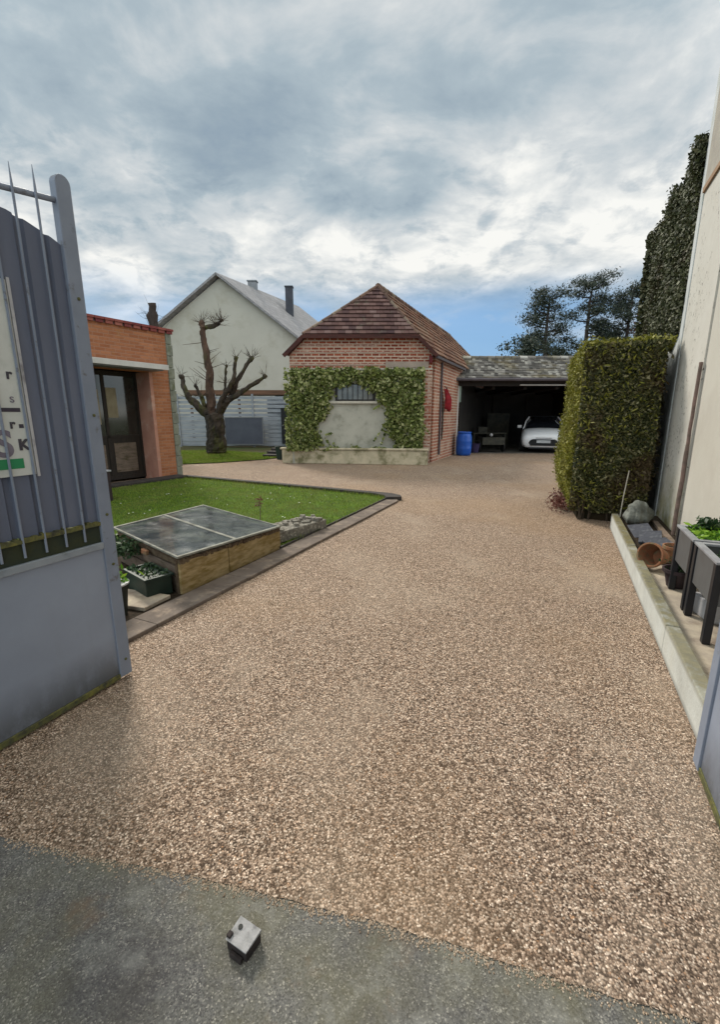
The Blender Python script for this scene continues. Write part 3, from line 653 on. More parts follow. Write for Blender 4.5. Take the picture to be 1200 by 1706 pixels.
MB().lathe([(.098, .251), (.108, .251), (.108, .262), (.098, .262)], 24).build('rim', M['ceramic'], p2)
P = rng.normal(size=(150, 3)) * (.05, .05, .035) + (0, 0, .30); npmesh('leaves', leafcloud(P, .02), 4, M['bright_leaf'], p2)
b = MB(); b.prism([(-3.45, 2.02), (-2.82, 2.13), (-2.84, 2.40), (-3.45, 2.32)], .013, .045)
tag(uvbuild(b, 'paving_slab', M['bed_slab'], bevel=.006), 'pale stone slab lying on the soil before the cold frame', 'slab')
# weeds along the frame
P = np.column_stack([rng.uniform(-4.0, -3.5, 500), rng.uniform(2.55, 2.75, 500), rng.uniform(.2, .36, 500)])
o = npmesh('weed_plant', leafcloud(P, .022), 4, M['deep_leaf'], loc=(0, 0, 0), rz=YAW); tag(o, 'green weeds growing up the left end of the cold frame', 'plant')
# dry stalk in the lawn
ds = uvroot('dry_stalk', 'thin dry brown stalk standing in the near lawn behind the cold frame', 'plant', -3.72, 4.75, .02)
b = MB(); b.tube([(0, 0, 0), (.01, 0, .18), (-.01, .01, .36)], [.006, .005, .003], 6)
b.tube([(.01, 0, .2), (.05, .0, .30)], [.003, .002], 5); b.tube([(0, 0, .26), (-.05, .0, .34)], [.003, .002], 5); b.build('stem', M['dry_vine'], ds)
P = rng.normal(size=(60, 3)) * (.035, .035, .05) + (0, 0, .31); npmesh('dry_leaves', leafcloud(P, .014), 4, M['copper_leaf'], ds)

# ================================================================ ORANGE BRICK BUILDING (left)
a0 = Vector((-5.44, 9.22)); a1 = Vector((-4.54, 10.71)); dd = (a1 - a0).normalized(); OY = math.atan2(dd.y, dd.x)
ob = thing('brick_outbuilding', 'flat-roofed orange brick outbuilding with a dark glazed door on the left', 'building', (-4.54, 10.71, 0), OY)
# local x along wall: 0 = right corner, negative towards viewer; local +y into the building
Hh = 3.36
b = MB(); b.box(-.42, 0, 0, .25, .0, 2.46); b.box(-9, -2.6, 0, .25, 0, 2.46); b.box(-9, 0, 0, .25, 2.46, Hh); b.build('wall', M['orange_brick'], ob)
b = MB(); b.box(-9, 0, 4.5, 4.75, 0, Hh); b.box(-9, -8.75, .25, 4.5, 0, Hh); b.build('rear_wall', M['orange_brick'], ob)
b = MB(); b.box(.002, .12, .0, 4.75, 0, Hh - .0); b.build('end_wall', M['grey_stone'], ob)
b = MB(); z = 0; k = 0
while z < Hh - .1:
    hgt = .26; b.box(.0, .145 + (.02 if k % 2 else 0), -.022, .3, z + .006, z + hgt - .006); z += hgt; k += 1
b.build('quoins', M['grey_stone'], ob, bevel=.01)
b = MB(); b.box(-9, .12, 0.0, 4.75, Hh + .001, Hh + .05); b.build('roof', M['metal_grey'], ob)
b = MB(); x = -9
while x < .13:
    b.box(x, x + .19, -.07, .16, Hh + .052, Hh + .10, 0); b.box(x + .02, x + .17, -.05, -.003, Hh - .01, Hh + .049); x += .2
b.build('roof_edge_tiles', M['roof_edge'], ob)
b = MB(); b.box(-.50, -.42, .002, .55, 0, 2.458); b.build('door_jamb', M['pink_plaster'], ob)
b = MB(); b.box(-2.6, -.5, .9, .93, 0, 2.46); b.box(-2.6, -2.57, .3, .9, 0, 2.46); b.box(-.53, -.50, .551, .9, 0, 2.46); b.build('inner_lining', M['dark_inside'], ob)
b = MB(); b.box(-2.6, -.5, .5, .56, 2.36, 2.459); b.box(-2.6, -.5, .5, .56, .05, .14)
for x in (-2.58, -1.33, -.56): b.box(x, x + .07, .5, .56, .14, 2.36)
b.box(-2.51, -.56, .5, .555, 1.0, 1.06)
b.build('door_frame', M['dark_wood'], ob)
for x0, x1 in ((-2.51, -1.33), (-1.26, -.56)):
    b = MB(); b.box(x0, x1, .52, .53, 1.06, 2.36); b.build('door_pane', M['door_glass'], ob)
    b = MB(); b.box(x0, x1, .515, .54, .14, 1.0); b.build('door_panel', M['dark_wood'], ob)
b = MB(); b.box(-2.0, -1.42, .505, .519, 1.30, 2.05); b.build('blind', M['blind'], ob)
b = MB(); b.box(-1.25, -1.02, .505, .519, 1.45, 2.1); b.build('blind', M['blind'], ob)
b = MB(); b.box(-2.45, -1.40, .505, .514, .25, .85); b.box(-1.20, -.68, .505, .514, .22, .88); b.build('kick_panel', M['plank_grey'], ob)
cn = MB(); cn.box(-3.1, -.30, -.42, -.003, 2.55, 2.60); cn.build('canopy', M['canopy_metal'], ob, bevel=.008)
cn = MB(); cn.box(-3.1, -.30, -.46, -.421, 2.49, 2.60); cn.build('canopy_fascia', M['white_paint'], ob, bevel=.006)
cn = MB(); cn.box(-3.0, -.4, -.40, -.02, 2.47, 2.548); cn.build('canopy_soffit', M['metal_grey'], ob)
b = MB(); b.box(-3.4, .0, -.42, -.025, .0, .075); tag(b.build('door_step', M['edging'], None, loc=(-4.54, 10.71, 0), rz=OY, bevel=.01), 'dark doorstep strip along the foot of the orange building', 'step')
# dark box near the gate
bx = uvroot('planter_box', 'tall dark violet planter box with a pale rim left of the glazed door', 'planter', -7.25, 4.9, .02)
MB().prism([(-.12, -.12), (.12, -.12), (.13, .12), (-.12, .12)], 0, .52).build('box', M['dark_pot'], bx, bevel=.01)
MB().prism([(-.14, -.14), (.14, -.14), (.14, .14), (-.14, .14)], .521, .55).build('rim', M['canopy_metal'], bx, bevel=.005)

# ================================================================ ROOFS
def clip(poly, cpoly):
    out = poly
    for i in range(len(cpoly)):
        ax, ay = cpoly[i]; bx_, by = cpoly[(i + 1) % len(cpoly)]
        def ins(p): return (bx_ - ax) * (p[1] - ay) - (by - ay) * (p[0] - ax) >= -1e-9
        res = []
        for j in range(len(out)):
            p, q = out[j], out[(j + 1) % len(out)]
            if ins(p): res.append(p)
            if ins(p) != ins(q):
                d1 = (bx_ - ax) * (p[1] - ay) - (by - ay) * (p[0] - ax); d2 = (bx_ - ax) * (q[1] - ay) - (by - ay) * (q[0] - ax); t = d1 / (d1 - d2)
                res.append((p[0] + (q[0] - p[0]) * t, p[1] + (q[1] - p[1]) * t))
        out = res
        if len(out) < 3: return []
    return out
def tiled(name, pts3, m, parent, tw=.24, thh=.30, base_m=None, lift=.035, wave=0):
    """pts3: convex roof polygon, first edge = eave."""
    P_ = [Vector(p) for p in pts3]; ex = (P_[1] - P_[0]).normalized(); n = ex.cross(P_[2] - P_[0]).normalized()
    if n.z < 0: n = -n
    ey = n.cross(ex)
    if ey.z < 0: ey = -ey
    poly = [((p - P_[0]).dot(ex), (p - P_[0]).dot(ey)) for p in P_]
    ar = sum(poly[i][0] * poly[(i + 1) % len(poly)][1] - poly[(i + 1) % len(poly)][0] * poly[i][1] for i in range(len(poly)))
    if ar < 0: poly = poly[::-1]
    x0 = min(p[0] for p in poly); x1 = max(p[0] for p in poly); y1 = max(p[1] for p in poly); y0 = min(p[1] for p in poly)
    b = MB(); r = 0; y = y0
    while y < y1:
        x = x0 - (tw / 2 if r % 2 else 0) - tw
        while x < x1:
            g_ = .004; jx = random.uniform(-.004, .004); c = clip([(x + g_, y), (x + tw - g_, y), (x + tw - g_, y + thh + .0), (x + g_, y + thh + .0)], poly)
            if len(c) >= 3:
                j = random.uniform(-.006, .006); vv = []
                for px, py in c:
                    t = (py - y) / thh; hh = (lift + j) * (1 - t) + .004
                    vv.append(P_[0] + ex * px + ey * py + n * hh)
                lo = [P_[0] + ex * px + ey * py for px, py in c]; k = len(c)
                b.add(vv + lo, [tuple(range(k))] + [(i, (i + 1) % k, k + (i + 1) % k, k + i) for i in range(k)])
            x += tw
        y += thh; r += 1
    o = b.build(name, m, parent)
    bb_ = MB(); bb_.add([p - n * .01 for p in P_] + [p - n * .06 for p in P_], [tuple(range(len(P_))), tuple(range(len(P_), 2 * len(P_)))[::-1]] + [(i, (i + 1) % len(P_), len(P_) + (i + 1) % len(P_), len(P_) + i) for i in range(len(P_))])
    bb_.build('roof_deck', base_m or M['eave_wood'], parent)
    return o
def ridge(pts3, m, parent, r=.09, seg=.35):
    b = MB(); 
    for p, q in zip(pts3, pts3[1:]):
        p = Vector(p); q = Vector(q); L = (q - p).length; k = max(1, int(L / seg)); d = (q - p) / k
        for i in range(k): b.tube([p + d * i, p + d * (i + .96)], [r * 1.08, r * .95], 8)
    return b.build('ridge_tiles', m, parent)

# ================================================================ BRICK OUTHOUSE (centre)
K = .46
FX0, FX1, FY = -2.15, 2.22, 13.9
bh = thing('brick_barn', 'old red brick outhouse with half-hipped tiled roof and ivy on its front', 'building', (0, 0, 0))
b = MB(); b.slab([(FX0, 0), (FX1, 0), (FX1, 3.30), (1.70, 3.82), (-1.66, 3.82), (FX0, 3.30)], FY, FY + .25)
b.build('front_wall', M['red_brick'], bh)
Ls = 11.2 / DY
def barnside(x, name, m, outside):
    o = MB().box(0, Ls, 0, outside * .22, 0, 3.28).build(name, m, bh, loc=(x, FY + .0, 0)); o.rotation_euler = (0, 0, math.atan2(DY, DX)); return o
# side walls run along the drive direction
o = MB().box(.255 / DY, Ls, 0, .22, 0, 3.28).build('side_wall', M['side_brick'], bh, loc=(FX1, FY, 0)); o.rotation_euler = (0, 0, math.atan2(DY, DX))
o = MB().box(.255 / DY, Ls, -.22, 0, 0, 3.28).build('side_wall', M['side_brick'], bh, loc=(FX0, FY, 0)); o.rotation_euler = (0, 0, math.atan2(DY, DX))
yb = FY + 11.0
b = MB(); b.box(FX0 + K * 11 + .2, FX1 + K * 11 - .2, yb - .2, yb, 0, 3.28); b.build('rear_wall', M['side_brick'], bh)
# pier of the front right corner keeps the bigger pale-jointed brick
b = MB(); b.box(1.93, FX1, FY - .03, FY - .002, 0, 2.9); b.build('corner_pier', M['side_brick'], bh)
b = MB(); b.box(FX0, 1.928, FY - .025, FY - .002, .0, 2.86); b.build('rendered_panel', M['grey_render'], bh)
b = MB(); b.box(.78, 2.1, FY - .035, FY - .003, 2.92, 3.10); b.build('lintel_patch', M['lintel'], bh)
b = MB(); b.box(FX0, 2.08, FY - .02, FY - .001, 3.355, 3.385); b.build('pale_course', M['pale_course'], bh)
b = MB(); b.box(FX0, .77, FY - .02, FY - .001, 3.0, 3.04); b.build('pale_course', M['pale_course'], bh)
b = MB(); b.box(FX0 - .02, FX1, FY - .045, FY - .001, 2.862, 2.905); b.build('pale_course', M['sill'], bh)
b = MB(); z = .12; k = 0
while z < 2.8:
    L = .20 if k % 2 else .13
    b.box(FX1 - L, FX1 + .004, FY - .037, FY - .0305, z, z + .045); z += .105; k += 1
b.build('pale_corner_bricks', M['pale_course'], bh)
for zc, xa, xb in ((3.22, -2.1, 2.0), (3.54, -1.85, 1.85), (3.70, -1.7, 1.2)):
    x = xa; b = MB()
    while x < xb:
        L = random.uniform(.18, .5)
        if random.random() < .6: b.box(x, min(x + L, xb), FY - .010, FY - .001, zc + random.uniform(-.004, .004), zc + .022)
        x += L + .02
    b.build('pale_course', M['pale_course'], bh)['kind'] = 'stuff'
# roof
yv = 13.76
eR = lambda y: (2.30 + K * (y - yv), y, 3.30); eL = lambda y: (-2.28 + K * (y - yv), y, 3.30)
R0 = Vector((.57, 15.05, 5.52)); R1 = Vector((.57 + K * 8.9, 23.95, 5.52))
vR = (1.73, yv, 3.86); vL = (-1.70, yv, 3.86)
tiled('roof_right_slope', [eR(yv), eR(25.1), R1, R0, vR], M['tile_red'], bh)
tiled('roof_left_slope', [eL(25.1), eL(yv), vL, R0, R1], M['tile_red'], bh)
tiled('roof_front_hip', [(-1.70, yv - .02, 3.86), (1.73, yv - .02, 3.86), tuple(R0)], M['tile_dark'], bh, tw=.21, thh=.17, lift=.04)
tiled('roof_rear_hip', [eR(25.1), eL(25.1), tuple(R1)], M['tile_dark'], bh)
ridge([tuple(R0), tuple(R1)], M['ridge_tile'], bh)
ridge([vR, tuple(R0)], M['ridge_tile'], bh, .06); ridge([vL, tuple(R0)], M['ridge_tile'], bh, .06); ridge([tuple(R1), eR(25.1)], M['ridge_tile'], bh, .07)
def beam(p, q, wd, ht, name, m, parent):
    p = Vector(p); q = Vector(q); d = (q - p).normalized(); s_ = d.cross(Vector((0, 0, 1))).normalized() * wd / 2; u_ = s_.cross(d).normalized() * ht / 2
    v_ = [p - s_ - u_, p + s_ - u_, p + s_ + u_, p - s_ + u_, q - s_ - u_, q + s_ - u_, q + s_ + u_, q - s_ + u_]
    return MB().add(v_, [(0, 3, 2, 1), (4, 5, 6, 7), (0, 1, 5, 4), (1, 2, 6, 5), (2, 3, 7, 6), (3, 0, 4, 7)]).build(name, m, parent)
beam((-1.72, yv - .03, 3.80), (1.76, yv - .03, 3.80), .04, .11, 'eave_board', M['eave_wood'], bh)
beam((1.74, yv - .01, 3.80), (2.33, yv - .01, 3.245), .05, .11, 'verge_board', M['eave_wood'], bh)
beam((-1.71, yv - .01, 3.80), (-2.31, yv - .01, 3.245), .05, .11, 'verge_board', M['eave_wood'], bh)
beam((eR(yv)[0] + .02, yv, 3.22), (eR(17.6)[0] + .02, 17.6, 3.22), .09, .07, 'gutter', M['gutter'], bh)
# small iron bracket box under the right eave
b = MB(); b.box(2.10, 2.20, FY - .12, FY - .04, 3.06, 3.26); b.build('eave_bracket', M['dark_red'], bh)
o = MB().tube([(1.0, -.05, 3.18), (1.0, -.05, 2.35), (1.0, -.05, .2)], .035, 8).build('downpipe', M['gutter'], bh, loc=(FX1, FY, 0)); o.rotation_euler = (0, 0, math.atan2(DY, DX))
# window
wx0, wx1, wz0, wz1 = -.72, .42, 1.98, 2.42
win = MB().box(wx0 - .05, wx1 + .05, FY - .045, FY - .028, wz0 - .03, wz1 + .04).build('window', M['window_dark'], bh)
MB().box(wx0, wx1, FY - .052, FY - .046, wz0, wz1).build('pane', M['window_glass'], win)
b = MB()
for i in range(8):
    x = wx0 + .02 + (wx1 - wx0 - .04) * i / 7; b.box(x - .012, x + .012, FY - .10, FY - .08, wz0 - .02, wz1)
b.box(wx0 - .05, wx1 + .05, FY - .103, FY - .078, wz0 - .045, wz0 - .018)
b.build('window_bars', M['window_dark'], win)
MB().box(wx0 - .25, wx1 + .12, FY - .11, FY - .027, wz0 - .12, wz0 - .05).build('window_sill', M['sill'], win)
# red cloth hanging on the side wall
rc = thing('hanging_cloth', 'red cloth hanging from a hook on the side wall of the brick outhouse', 'cloth', (FX1 + .62, FY + .60 / K * .97, 0), math.atan2(DY, DX))
b = MB(); N = 14; V = []
for i in range(N + 1):
    for k in range(9):
        t = k / 8; wd = (.05 + .24 * min(1, t * 1.6)) * (1 - .35 * max(0, t - .6) * (2 if i < 7 else -1)); x = (i / N - .5) * 2 * wd; V.append((x, -.07 - .05 * math.cos(i * 1.5) - .15 * math.sin(math.pi * i / N) * min(1, t * 2.2), 2.35 - .68 * t - .05 * math.sin(i * 2)))
b.add(V, [(i * 9 + k, (i + 1) * 9 + k, (i + 1) * 9 + k + 1, i * 9 + k + 1) for i in range(N) for k in range(8)])
o = b.build('folds', M['red_cloth'], rc, smooth=True); q = o.modifiers.new('s', 'SOLIDIFY'); q.thickness = .01
MB().tube([(0, -.002, 2.45), (0, -.08, 2.42), (0, -.10, 2.36)], .015, 6).build('hook', M['charcoal'], rc)
MB().tube([(-.25, -.05, 1.75), (-.27, -.06, 1.1), (-.25, -.05, .7)], [.025, .03, .02], 6).build('strap', M['charcoal'], rc)
# stone trough wall in front
tw_ = thing('stone_planter', 'long low mossy stone planter wall under the ivy-clad front', 'planter', (-2.50, 13.95, 0), math.atan2(-.62, 4.55))
Lw = 4.62
MB().box(0, Lw, -.02, .10, .0, .44).build('planter_wall', M['trough_stone'], tw_, bevel=.02, disp=(.03, .4))
MB().box(-.05, Lw + .02, -.05, .14, .441, .50).build('coping', M['trough_stone'], tw_, bevel=.015)
MB().box(.0, Lw, .101, .32, .0, .40).build('soil_fill', M['soil'], tw_)
MB().box(Lw - .10, Lw + .03, .141, .75, .0, .44).build('end_wall', M['lintel'], tw_, bevel=.01)
# ivy on the facade
def ivy_facade():
    hole = [(-1.34, .45), (-1.24, 1.2), (-1.05, 1.7), (-.90, 1.98), (-.80, 2.12), (-.70, 2.44), (.36, 2.44), (.44, 2.2), (.62, 1.95), (.84, 1.5), (.98, 1.0), (1.04, .45)]
    n = 32000; P2 = np.column_stack([rng.uniform(-2.32, 1.97, n), rng.uniform(.42, 2.92, n)])
    jit = P2 + rng.normal(size=P2.shape) * .05 + np.column_stack([.10 * np.sin(P2[:, 1] * 6 + 1) + .05 * np.sin(P2[:, 1] * 17), .06 * np.sin(P2[:, 0] * 9)])
    keep = ~inpoly(jit, hole)
    keep &= ~((P2[:, 0] < -2.12) & (rng.random(n) < .55))
    ed = (P2[:, 1] > 2.84) & (rng.random(n) < .6); keep &= ~ed
    keep &= (rng.random(n) < .35 + .65 * (np.sin(P2[:, 0] * 9 + 2 * np.sin(P2[:, 1] * 5)) * np.sin(P2[:, 1] * 8) > -.55))
    P2 = P2[keep]; n = len(P2)
    d = .02 + np.abs(rng.normal(size=n)) * .07 + .03 * np.sin(P2[:, 0] * 7) * np.sin(P2[:, 1] * 9)
    P_ = np.column_stack([P2[:, 0], FY - .04 - d.clip(.01, .3), P2[:, 1]])
    return leafcloud(P_, .040, np.array([0, -1.2, .5]), .8, .7, .6)
def shoots():
    Q = []
    for i in range(26):
        x = random.uniform(-2.3, 1.95); z = random.uniform(.6, 2.9)
        if -1.3 < x < .95 and z < 2.1: x = random.choice((-1.15, .80)) + random.uniform(-.1, .1)
        dx, dz = random.uniform(-.03, .03), random.uniform(-.045, .02); y = FY - .12
        for k in range(12):
            Q.append((x, y, z)); x += dx; z += dz; y -= .006 * (k % 3)
    return leafcloud(np.array(Q), .05, np.array([0, -1., .3]), .7, .7)
iv = thing('ivy', 'pale green variegated ivy framing the window of the brick outhouse', 'ivy', (0, 0, 0))
npmesh('leaves', ivy_facade(), 4, M['ivy'], iv)
npmesh('trailing_shoots', shoots(), 4, M['ivy'], iv)['kind'] = 'stuff'
b = MB()
for x in (-1.95, -1.6, 1.1, 1.45, 1.75):
    pp = [(x, FY - .045, .42)]; 
    for k in range(8): pp.append((pp[-1][0] + random.uniform(-.08, .08), FY - .045, pp[-1][2] + .28))
    b.tube(pp, .014, 5)
b.build('stems', M['stem'], iv)['kind'] = 'stuff'

# ================================================================ OPEN GARAGE (behind right)
gg = thing('open_garage', 'open-fronted garage with mottled grey tiled roof beside the brick outhouse', 'garage', (0, 0, 0))
G0, G1, GY = 3.45, 9.9, 17.3
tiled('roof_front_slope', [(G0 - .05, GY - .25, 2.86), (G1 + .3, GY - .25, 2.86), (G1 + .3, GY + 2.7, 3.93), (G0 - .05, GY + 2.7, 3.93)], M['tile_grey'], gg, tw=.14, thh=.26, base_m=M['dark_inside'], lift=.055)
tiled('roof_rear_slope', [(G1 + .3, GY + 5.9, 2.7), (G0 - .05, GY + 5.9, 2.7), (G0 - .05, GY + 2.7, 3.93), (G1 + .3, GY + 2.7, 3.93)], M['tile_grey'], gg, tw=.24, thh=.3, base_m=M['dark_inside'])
ridge([(G0, GY + 2.7, 3.95), (G1 + .3, GY + 2.7, 3.95)], M['tile_grey'], gg, .09)
MB().box(G0 + .3, G1, GY, GY + .16, 2.60, 2.80).build('front_beam', M['dark_wood'], gg)
MB().tube([(G0 + .15, GY - .30, 2.82), (G1 + .3, GY - .30, 2.82)], .06, 8).build('gutter', M['gutter'], gg)
MB().box(6.15, G1 - .2, GY - .02, GY - .002, 2.615, 2.66).build('door_track', M['white_paint'], gg)
MB().box(G0 + .30, G0 + .38, GY - .02, GY + .10, .0, 2.598).build('post', M['white_paint'], gg)
MB().box(G0 + .385, G0 + .46, GY, GY + .06, 2.0, 2.59).build('brace', M['green_paint'], gg)
o = MB().box(0, 5.6, -.05, -.02, 0, 2.75).build('inner_lining', M['dark_inside'], gg, loc=(FX1 + K * 3.6 + .02, FY + 3.6, 0)); o.rotation_euler = (0, 0, math.atan2(DY, DX))  # dark lining added over the barn brick, standing in for the garage's inner shade
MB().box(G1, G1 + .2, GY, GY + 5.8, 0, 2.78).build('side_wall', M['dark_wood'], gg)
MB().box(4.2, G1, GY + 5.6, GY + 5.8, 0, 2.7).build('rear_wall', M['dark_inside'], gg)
MB().slab([(G1 + .02, 2.781), (G1 + .18, 2.781), (G1 + .18, 3.0), (G1 + .02, 3.0)], GY + .1, GY + 5).build('wall_plate', M['dark_wood'], gg)
for k in range(4): MB().box(5.2 + 1.25 * k, 5.32 + 1.25 * k, GY + .4, GY + 5.5, 2.50, 2.62).build('roof_joist', M['dark_wood'], gg)
for k in range(3): MB().box(5.1 + 1.7 * k, 5.2 + 1.7 * k, GY + 5.5, GY + 5.598, 0, 2.5).build('wall_stud', M['dark_wood'], gg)
# shelving and junk inside
sh = thing('workbench', 'dark cluttered workbench at the back of the open garage', 'bench', (5.0, 19.4, 0))
MB().box(0, 1.5, 0, .5, .70, .75).build('bench_top', M['junk'], sh)
for x in (.03, 1.40):
    for y in (.03, .42): MB().box(x, x + .06, y, y + .06, 0, .699).build('leg', M['junk'], sh)
MB().box(.10, 1.39, .05, .45, .25, .28).build('shelf', M['junk'], sh)
j = thing('tool_crate', 'grey slatted crate on the workbench in the garage', 'crate', (5.25, 19.5, .752))
MB().box(0, .4, 0, .3, 0, .25).build('crate_body', M['junk'], j, bevel=.01)
j = thing('plastic_tub', 'violet plastic tub on the garage floor beside the blue drum', 'tub', (4.75, 18.1, 0))
MB().lathe([(.16, 0), (.21, .34), (.23, .34), (.23, .36), (.19, .36), (.15, .03), (.001, .03)], 18).build('tub_body', M['junk_violet'], j)
MB().tube([(-.22, 0, .33), (-.15, 0, .48), (.15, 0, .48), (.22, 0, .33)], .008, 6).build('handle', M['charcoal'], j)
j = thing('small_trailer', 'dark two-wheeled handcart standing in the garage beside the car', 'cart', (5.5, 18.0, 0))
MB().box(-.45, .45, 0, .8, .32, .38).box(-.45, -.42, 0, .8, .381, .62).box(.42, .45, 0, .8, .381, .62).box(-.42, .42, 0, .03, .381, .62).build('cart_body', M['junk'], j)
for x in (-.5, .5):
    o = MB().lathe([(.05, -.03), (.23, -.03), (.24, 0), (.23, .03), (.05, .03)], 20).build('wheel', M['tyre'], j, loc=(x, .35, .24)); o.rotation_euler = (0, R(90), 0)
tag(MB().lathe([(.001, -.07), (.05, -.05), (.07, 0), (.05, .05), (.001, .07)], 14).build('ball', M['ceramic'], None, loc=(5.42, 18.12, .71), smooth=True), 'small white ball lying on the cart in the garage', 'ball')
# ladders/boards stacked at back
tag(MB().box(0, 1.1, 0, .06, 0, 1.6).box(.06, 1.04, -.02, -.002, .1, 1.5).build('stacked_boards', M['junk'], None, loc=(6.2, 21.5, 0), rz=R(4)), 'dark boards leaning against the garage back wall', 'boards')
# blue drum
dr = thing('plastic_drum', 'blue plastic drum standing by the garage entrance', 'drum', (3.98, 16.75, 0))
MB().lathe([(.20, 0), (.255, .02), (.285, .12), (.29, .25), (.295, .27), (.29, .29), (.29, .52), (.295, .54), (.29, .56), (.285, .70), (.26, .80), (.24, .84)], 32).build('drum_body', M['drum_blue'], dr, smooth=True)
MB().lathe([(.25, .841), (.262, .85), (.262, .885), (.25, .895), (.22, .895), (.215, .87), (.001, .87)], 32).build('lid', M['drum_blue'], dr)
MB().lathe([(.035, .871), (.035, .90), (.001, .90)], 12, (.1, 0)).build('bung', M['charcoal'], dr)

# ================================================================ CAR
def car():
    c = thing('parked_car', 'white hatchback parked nose out in the open garage, dark front intake', 'car', (7.42, 17.70, 0), R(-20))
    # local: x right, y = distance from nose rearwards
    # section: list of (halfwidth, z) from bottom to top
    st = [  # y, bottom z, half width low, half width mid(z.55), shoulder hw, shoulder z, top z
        (-.02, .24, .60, .70, .60, .62, .68), (.04, .20, .74, .80, .72, .68, .75), (.22, .18, .78, .83, .77, .76, .83), (.55, .17, .84, .86, .81, .86, .94),
        (.95, .17, .85, .865, .82, .90, .99), (1.25, .17, .85, .865, .83, .90, .985), (2.0, .17, .85, .865, .84, .93, .99), (3.0, .17, .85, .865, .84, .97, 1.02), (3.7, .2, .84, .86, .82, .99, 1.03), (3.93, .3, .78, .82, .76, .95, 1.0)]
    V = []; F = []
    for y, zb, a, m_, s_, zs, zt in st:
        half = [(0, zb), (a * .8, zb), (a, zb + .06), (m_, .45), (m_, .58 if zs > .62 else zs - .03), (s_, zs), (s_ * .8, zs + (zt - zs) * .65), (s_ * .4, zt), (0, zt + .004)]
        ring = [(x, y, z) for x, z in half] + [(-x, y, z) for x, z in half[-2:0:-1]]
        V += ring; nr = len(ring)
    for i in range(len(st) - 1):
        for k in range(nr): F.append((i * nr + k, i * nr + (k + 1) % nr, (i + 1) * nr + (k + 1) % nr, (i + 1) * nr + k))
    F.append(tuple(range(nr))); F.append(tuple((len(st) - 1) * nr + k for k in range(nr)))
    MB().add(V, F).build('body', M['car_white'], c, smooth=True, sub=1)
    # cabin
    cs = [(1.05, .74, .93, .05), (1.5, .72, .93, .32), (1.85, .66, .93, .50), (2.4, .64, .93, .535), (3.1, .64, .94, .50), (3.6, .64, .96, .35), (3.85, .66, .97, .08)]
    V = []; F = []
    for y, hw, zb, h in cs:
        half = [(0, zb), (hw + .05, zb), (hw, zb + h * .5), (hw - .10, zb + h * .95), (hw * .4, zb + h), (0, zb + h)]
        ring = [(x, y, z) for x, z in half] + [(-x, y, z) for x, z in half[-2:0:-1]]; V += ring; nr = len(ring)
    for i in range(len(cs) - 1):
        for k in range(nr): F.append((i * nr + k, i * nr + (k + 1) % nr, (i + 1) * nr + (k + 1) % nr, (i + 1) * nr + k))
    F.append(tuple(range(nr))); F.append(tuple((len(cs) - 1) * nr + k for k in range(nr)))
    MB().add(V, F).build('windows', M['car_glass'], c, smooth=True)
    MB().box(-.50, .50, 1.95, 3.2, 1.445, 1.475).build('roof', M['car_black'], c, bevel=.012)
    for s_ in (-1, 1):
        MB().tube([(s_ * .79, 1.06, .94), (s_ * .70, 1.48, 1.26), (s_ * .58, 1.85, 1.43)], .03, 6).build('pillar', M['car_white'], c)
        mrr = MB().prism([(s_ * .86, 1.32), (s_ * .90, 1.26), (s_ * 1.04, 1.27), (s_ * 1.05, 1.37), (s_ * .90, 1.40)] if s_ > 0 else [(s_ * .86, 1.32), (s_ * .90, 1.40), (s_ * 1.05, 1.37), (s_ * 1.04, 1.27), (s_ * .90, 1.26)], .97, 1.09)
        mo = mrr.build('mirror', M['car_white'], c, bevel=.02)
        hl = MB().add([(s_ * .44, .10, .66), (s_ * .62, .14, .63), (s_ * .72, .28, .70), (s_ * .70, .40, .79), (s_ * .58, .20, .74)], [(0, 1, 2, 3, 4)])
        o = hl.build('headlight', M['lamp_lens'], c); q = o.modifiers.new('s', 'SOLIDIFY'); q.thickness = .06; q.offset = 0
        MB().box(s_ * .70 - .02, s_ * .70 + .02, .02, .06, .42, .50).build('fog_light', M['lamp_lens'], c)
        for y in (.75, 3.2):
            o = MB().lathe([(.19, -.10), (.29, -.10), (.305, -.07), (.305, .07), (.29, .10), (.19, .10)], 28).build('wheel', M['tyre'], c, loc=(s_ * .79, y, .305)); o.rotation_euler = (0, R(90), 0)
            MB().lathe([(.001, -.085), (.18, -.09), (.188, 0), (.18, .09), (.001, .085)], 20).build('rim', M['rim'], o)
    # wide lower intake following the bumper, number plate over it
    b = MB(); prof = [(-.56, .40), (-.50, .52), (-.40, .56), (.40, .56), (.50, .52), (.56, .40), (.48, .30), (-.48, .30)]
    b.slab(prof, -.055, .10); b.build('front_intake', M['car_black'], c, bevel=.012)
    MB().box(-.26, .26, -.075, -.058, .41, .52).build('number_plate', M['plate'], c, bevel=.004)
    MB().box(-.30, .30, -.03, .0, .60, .615).build('bonnet_seam', M['car_black'], c)
    MB().box(-.55, .55, -.0, .1, .17, .235).build('lower_lip', M['car_black'], c)
    return c
car()

# ================================================================ HEDGE, IVY WALL, RIGHT HOUSE
hd = uvroot('clipped_hedge', 'big block-shaped clipped hedge beside the drive, brownish with a yellow-green left face coloured as lit', 'hedge', 0, 0)
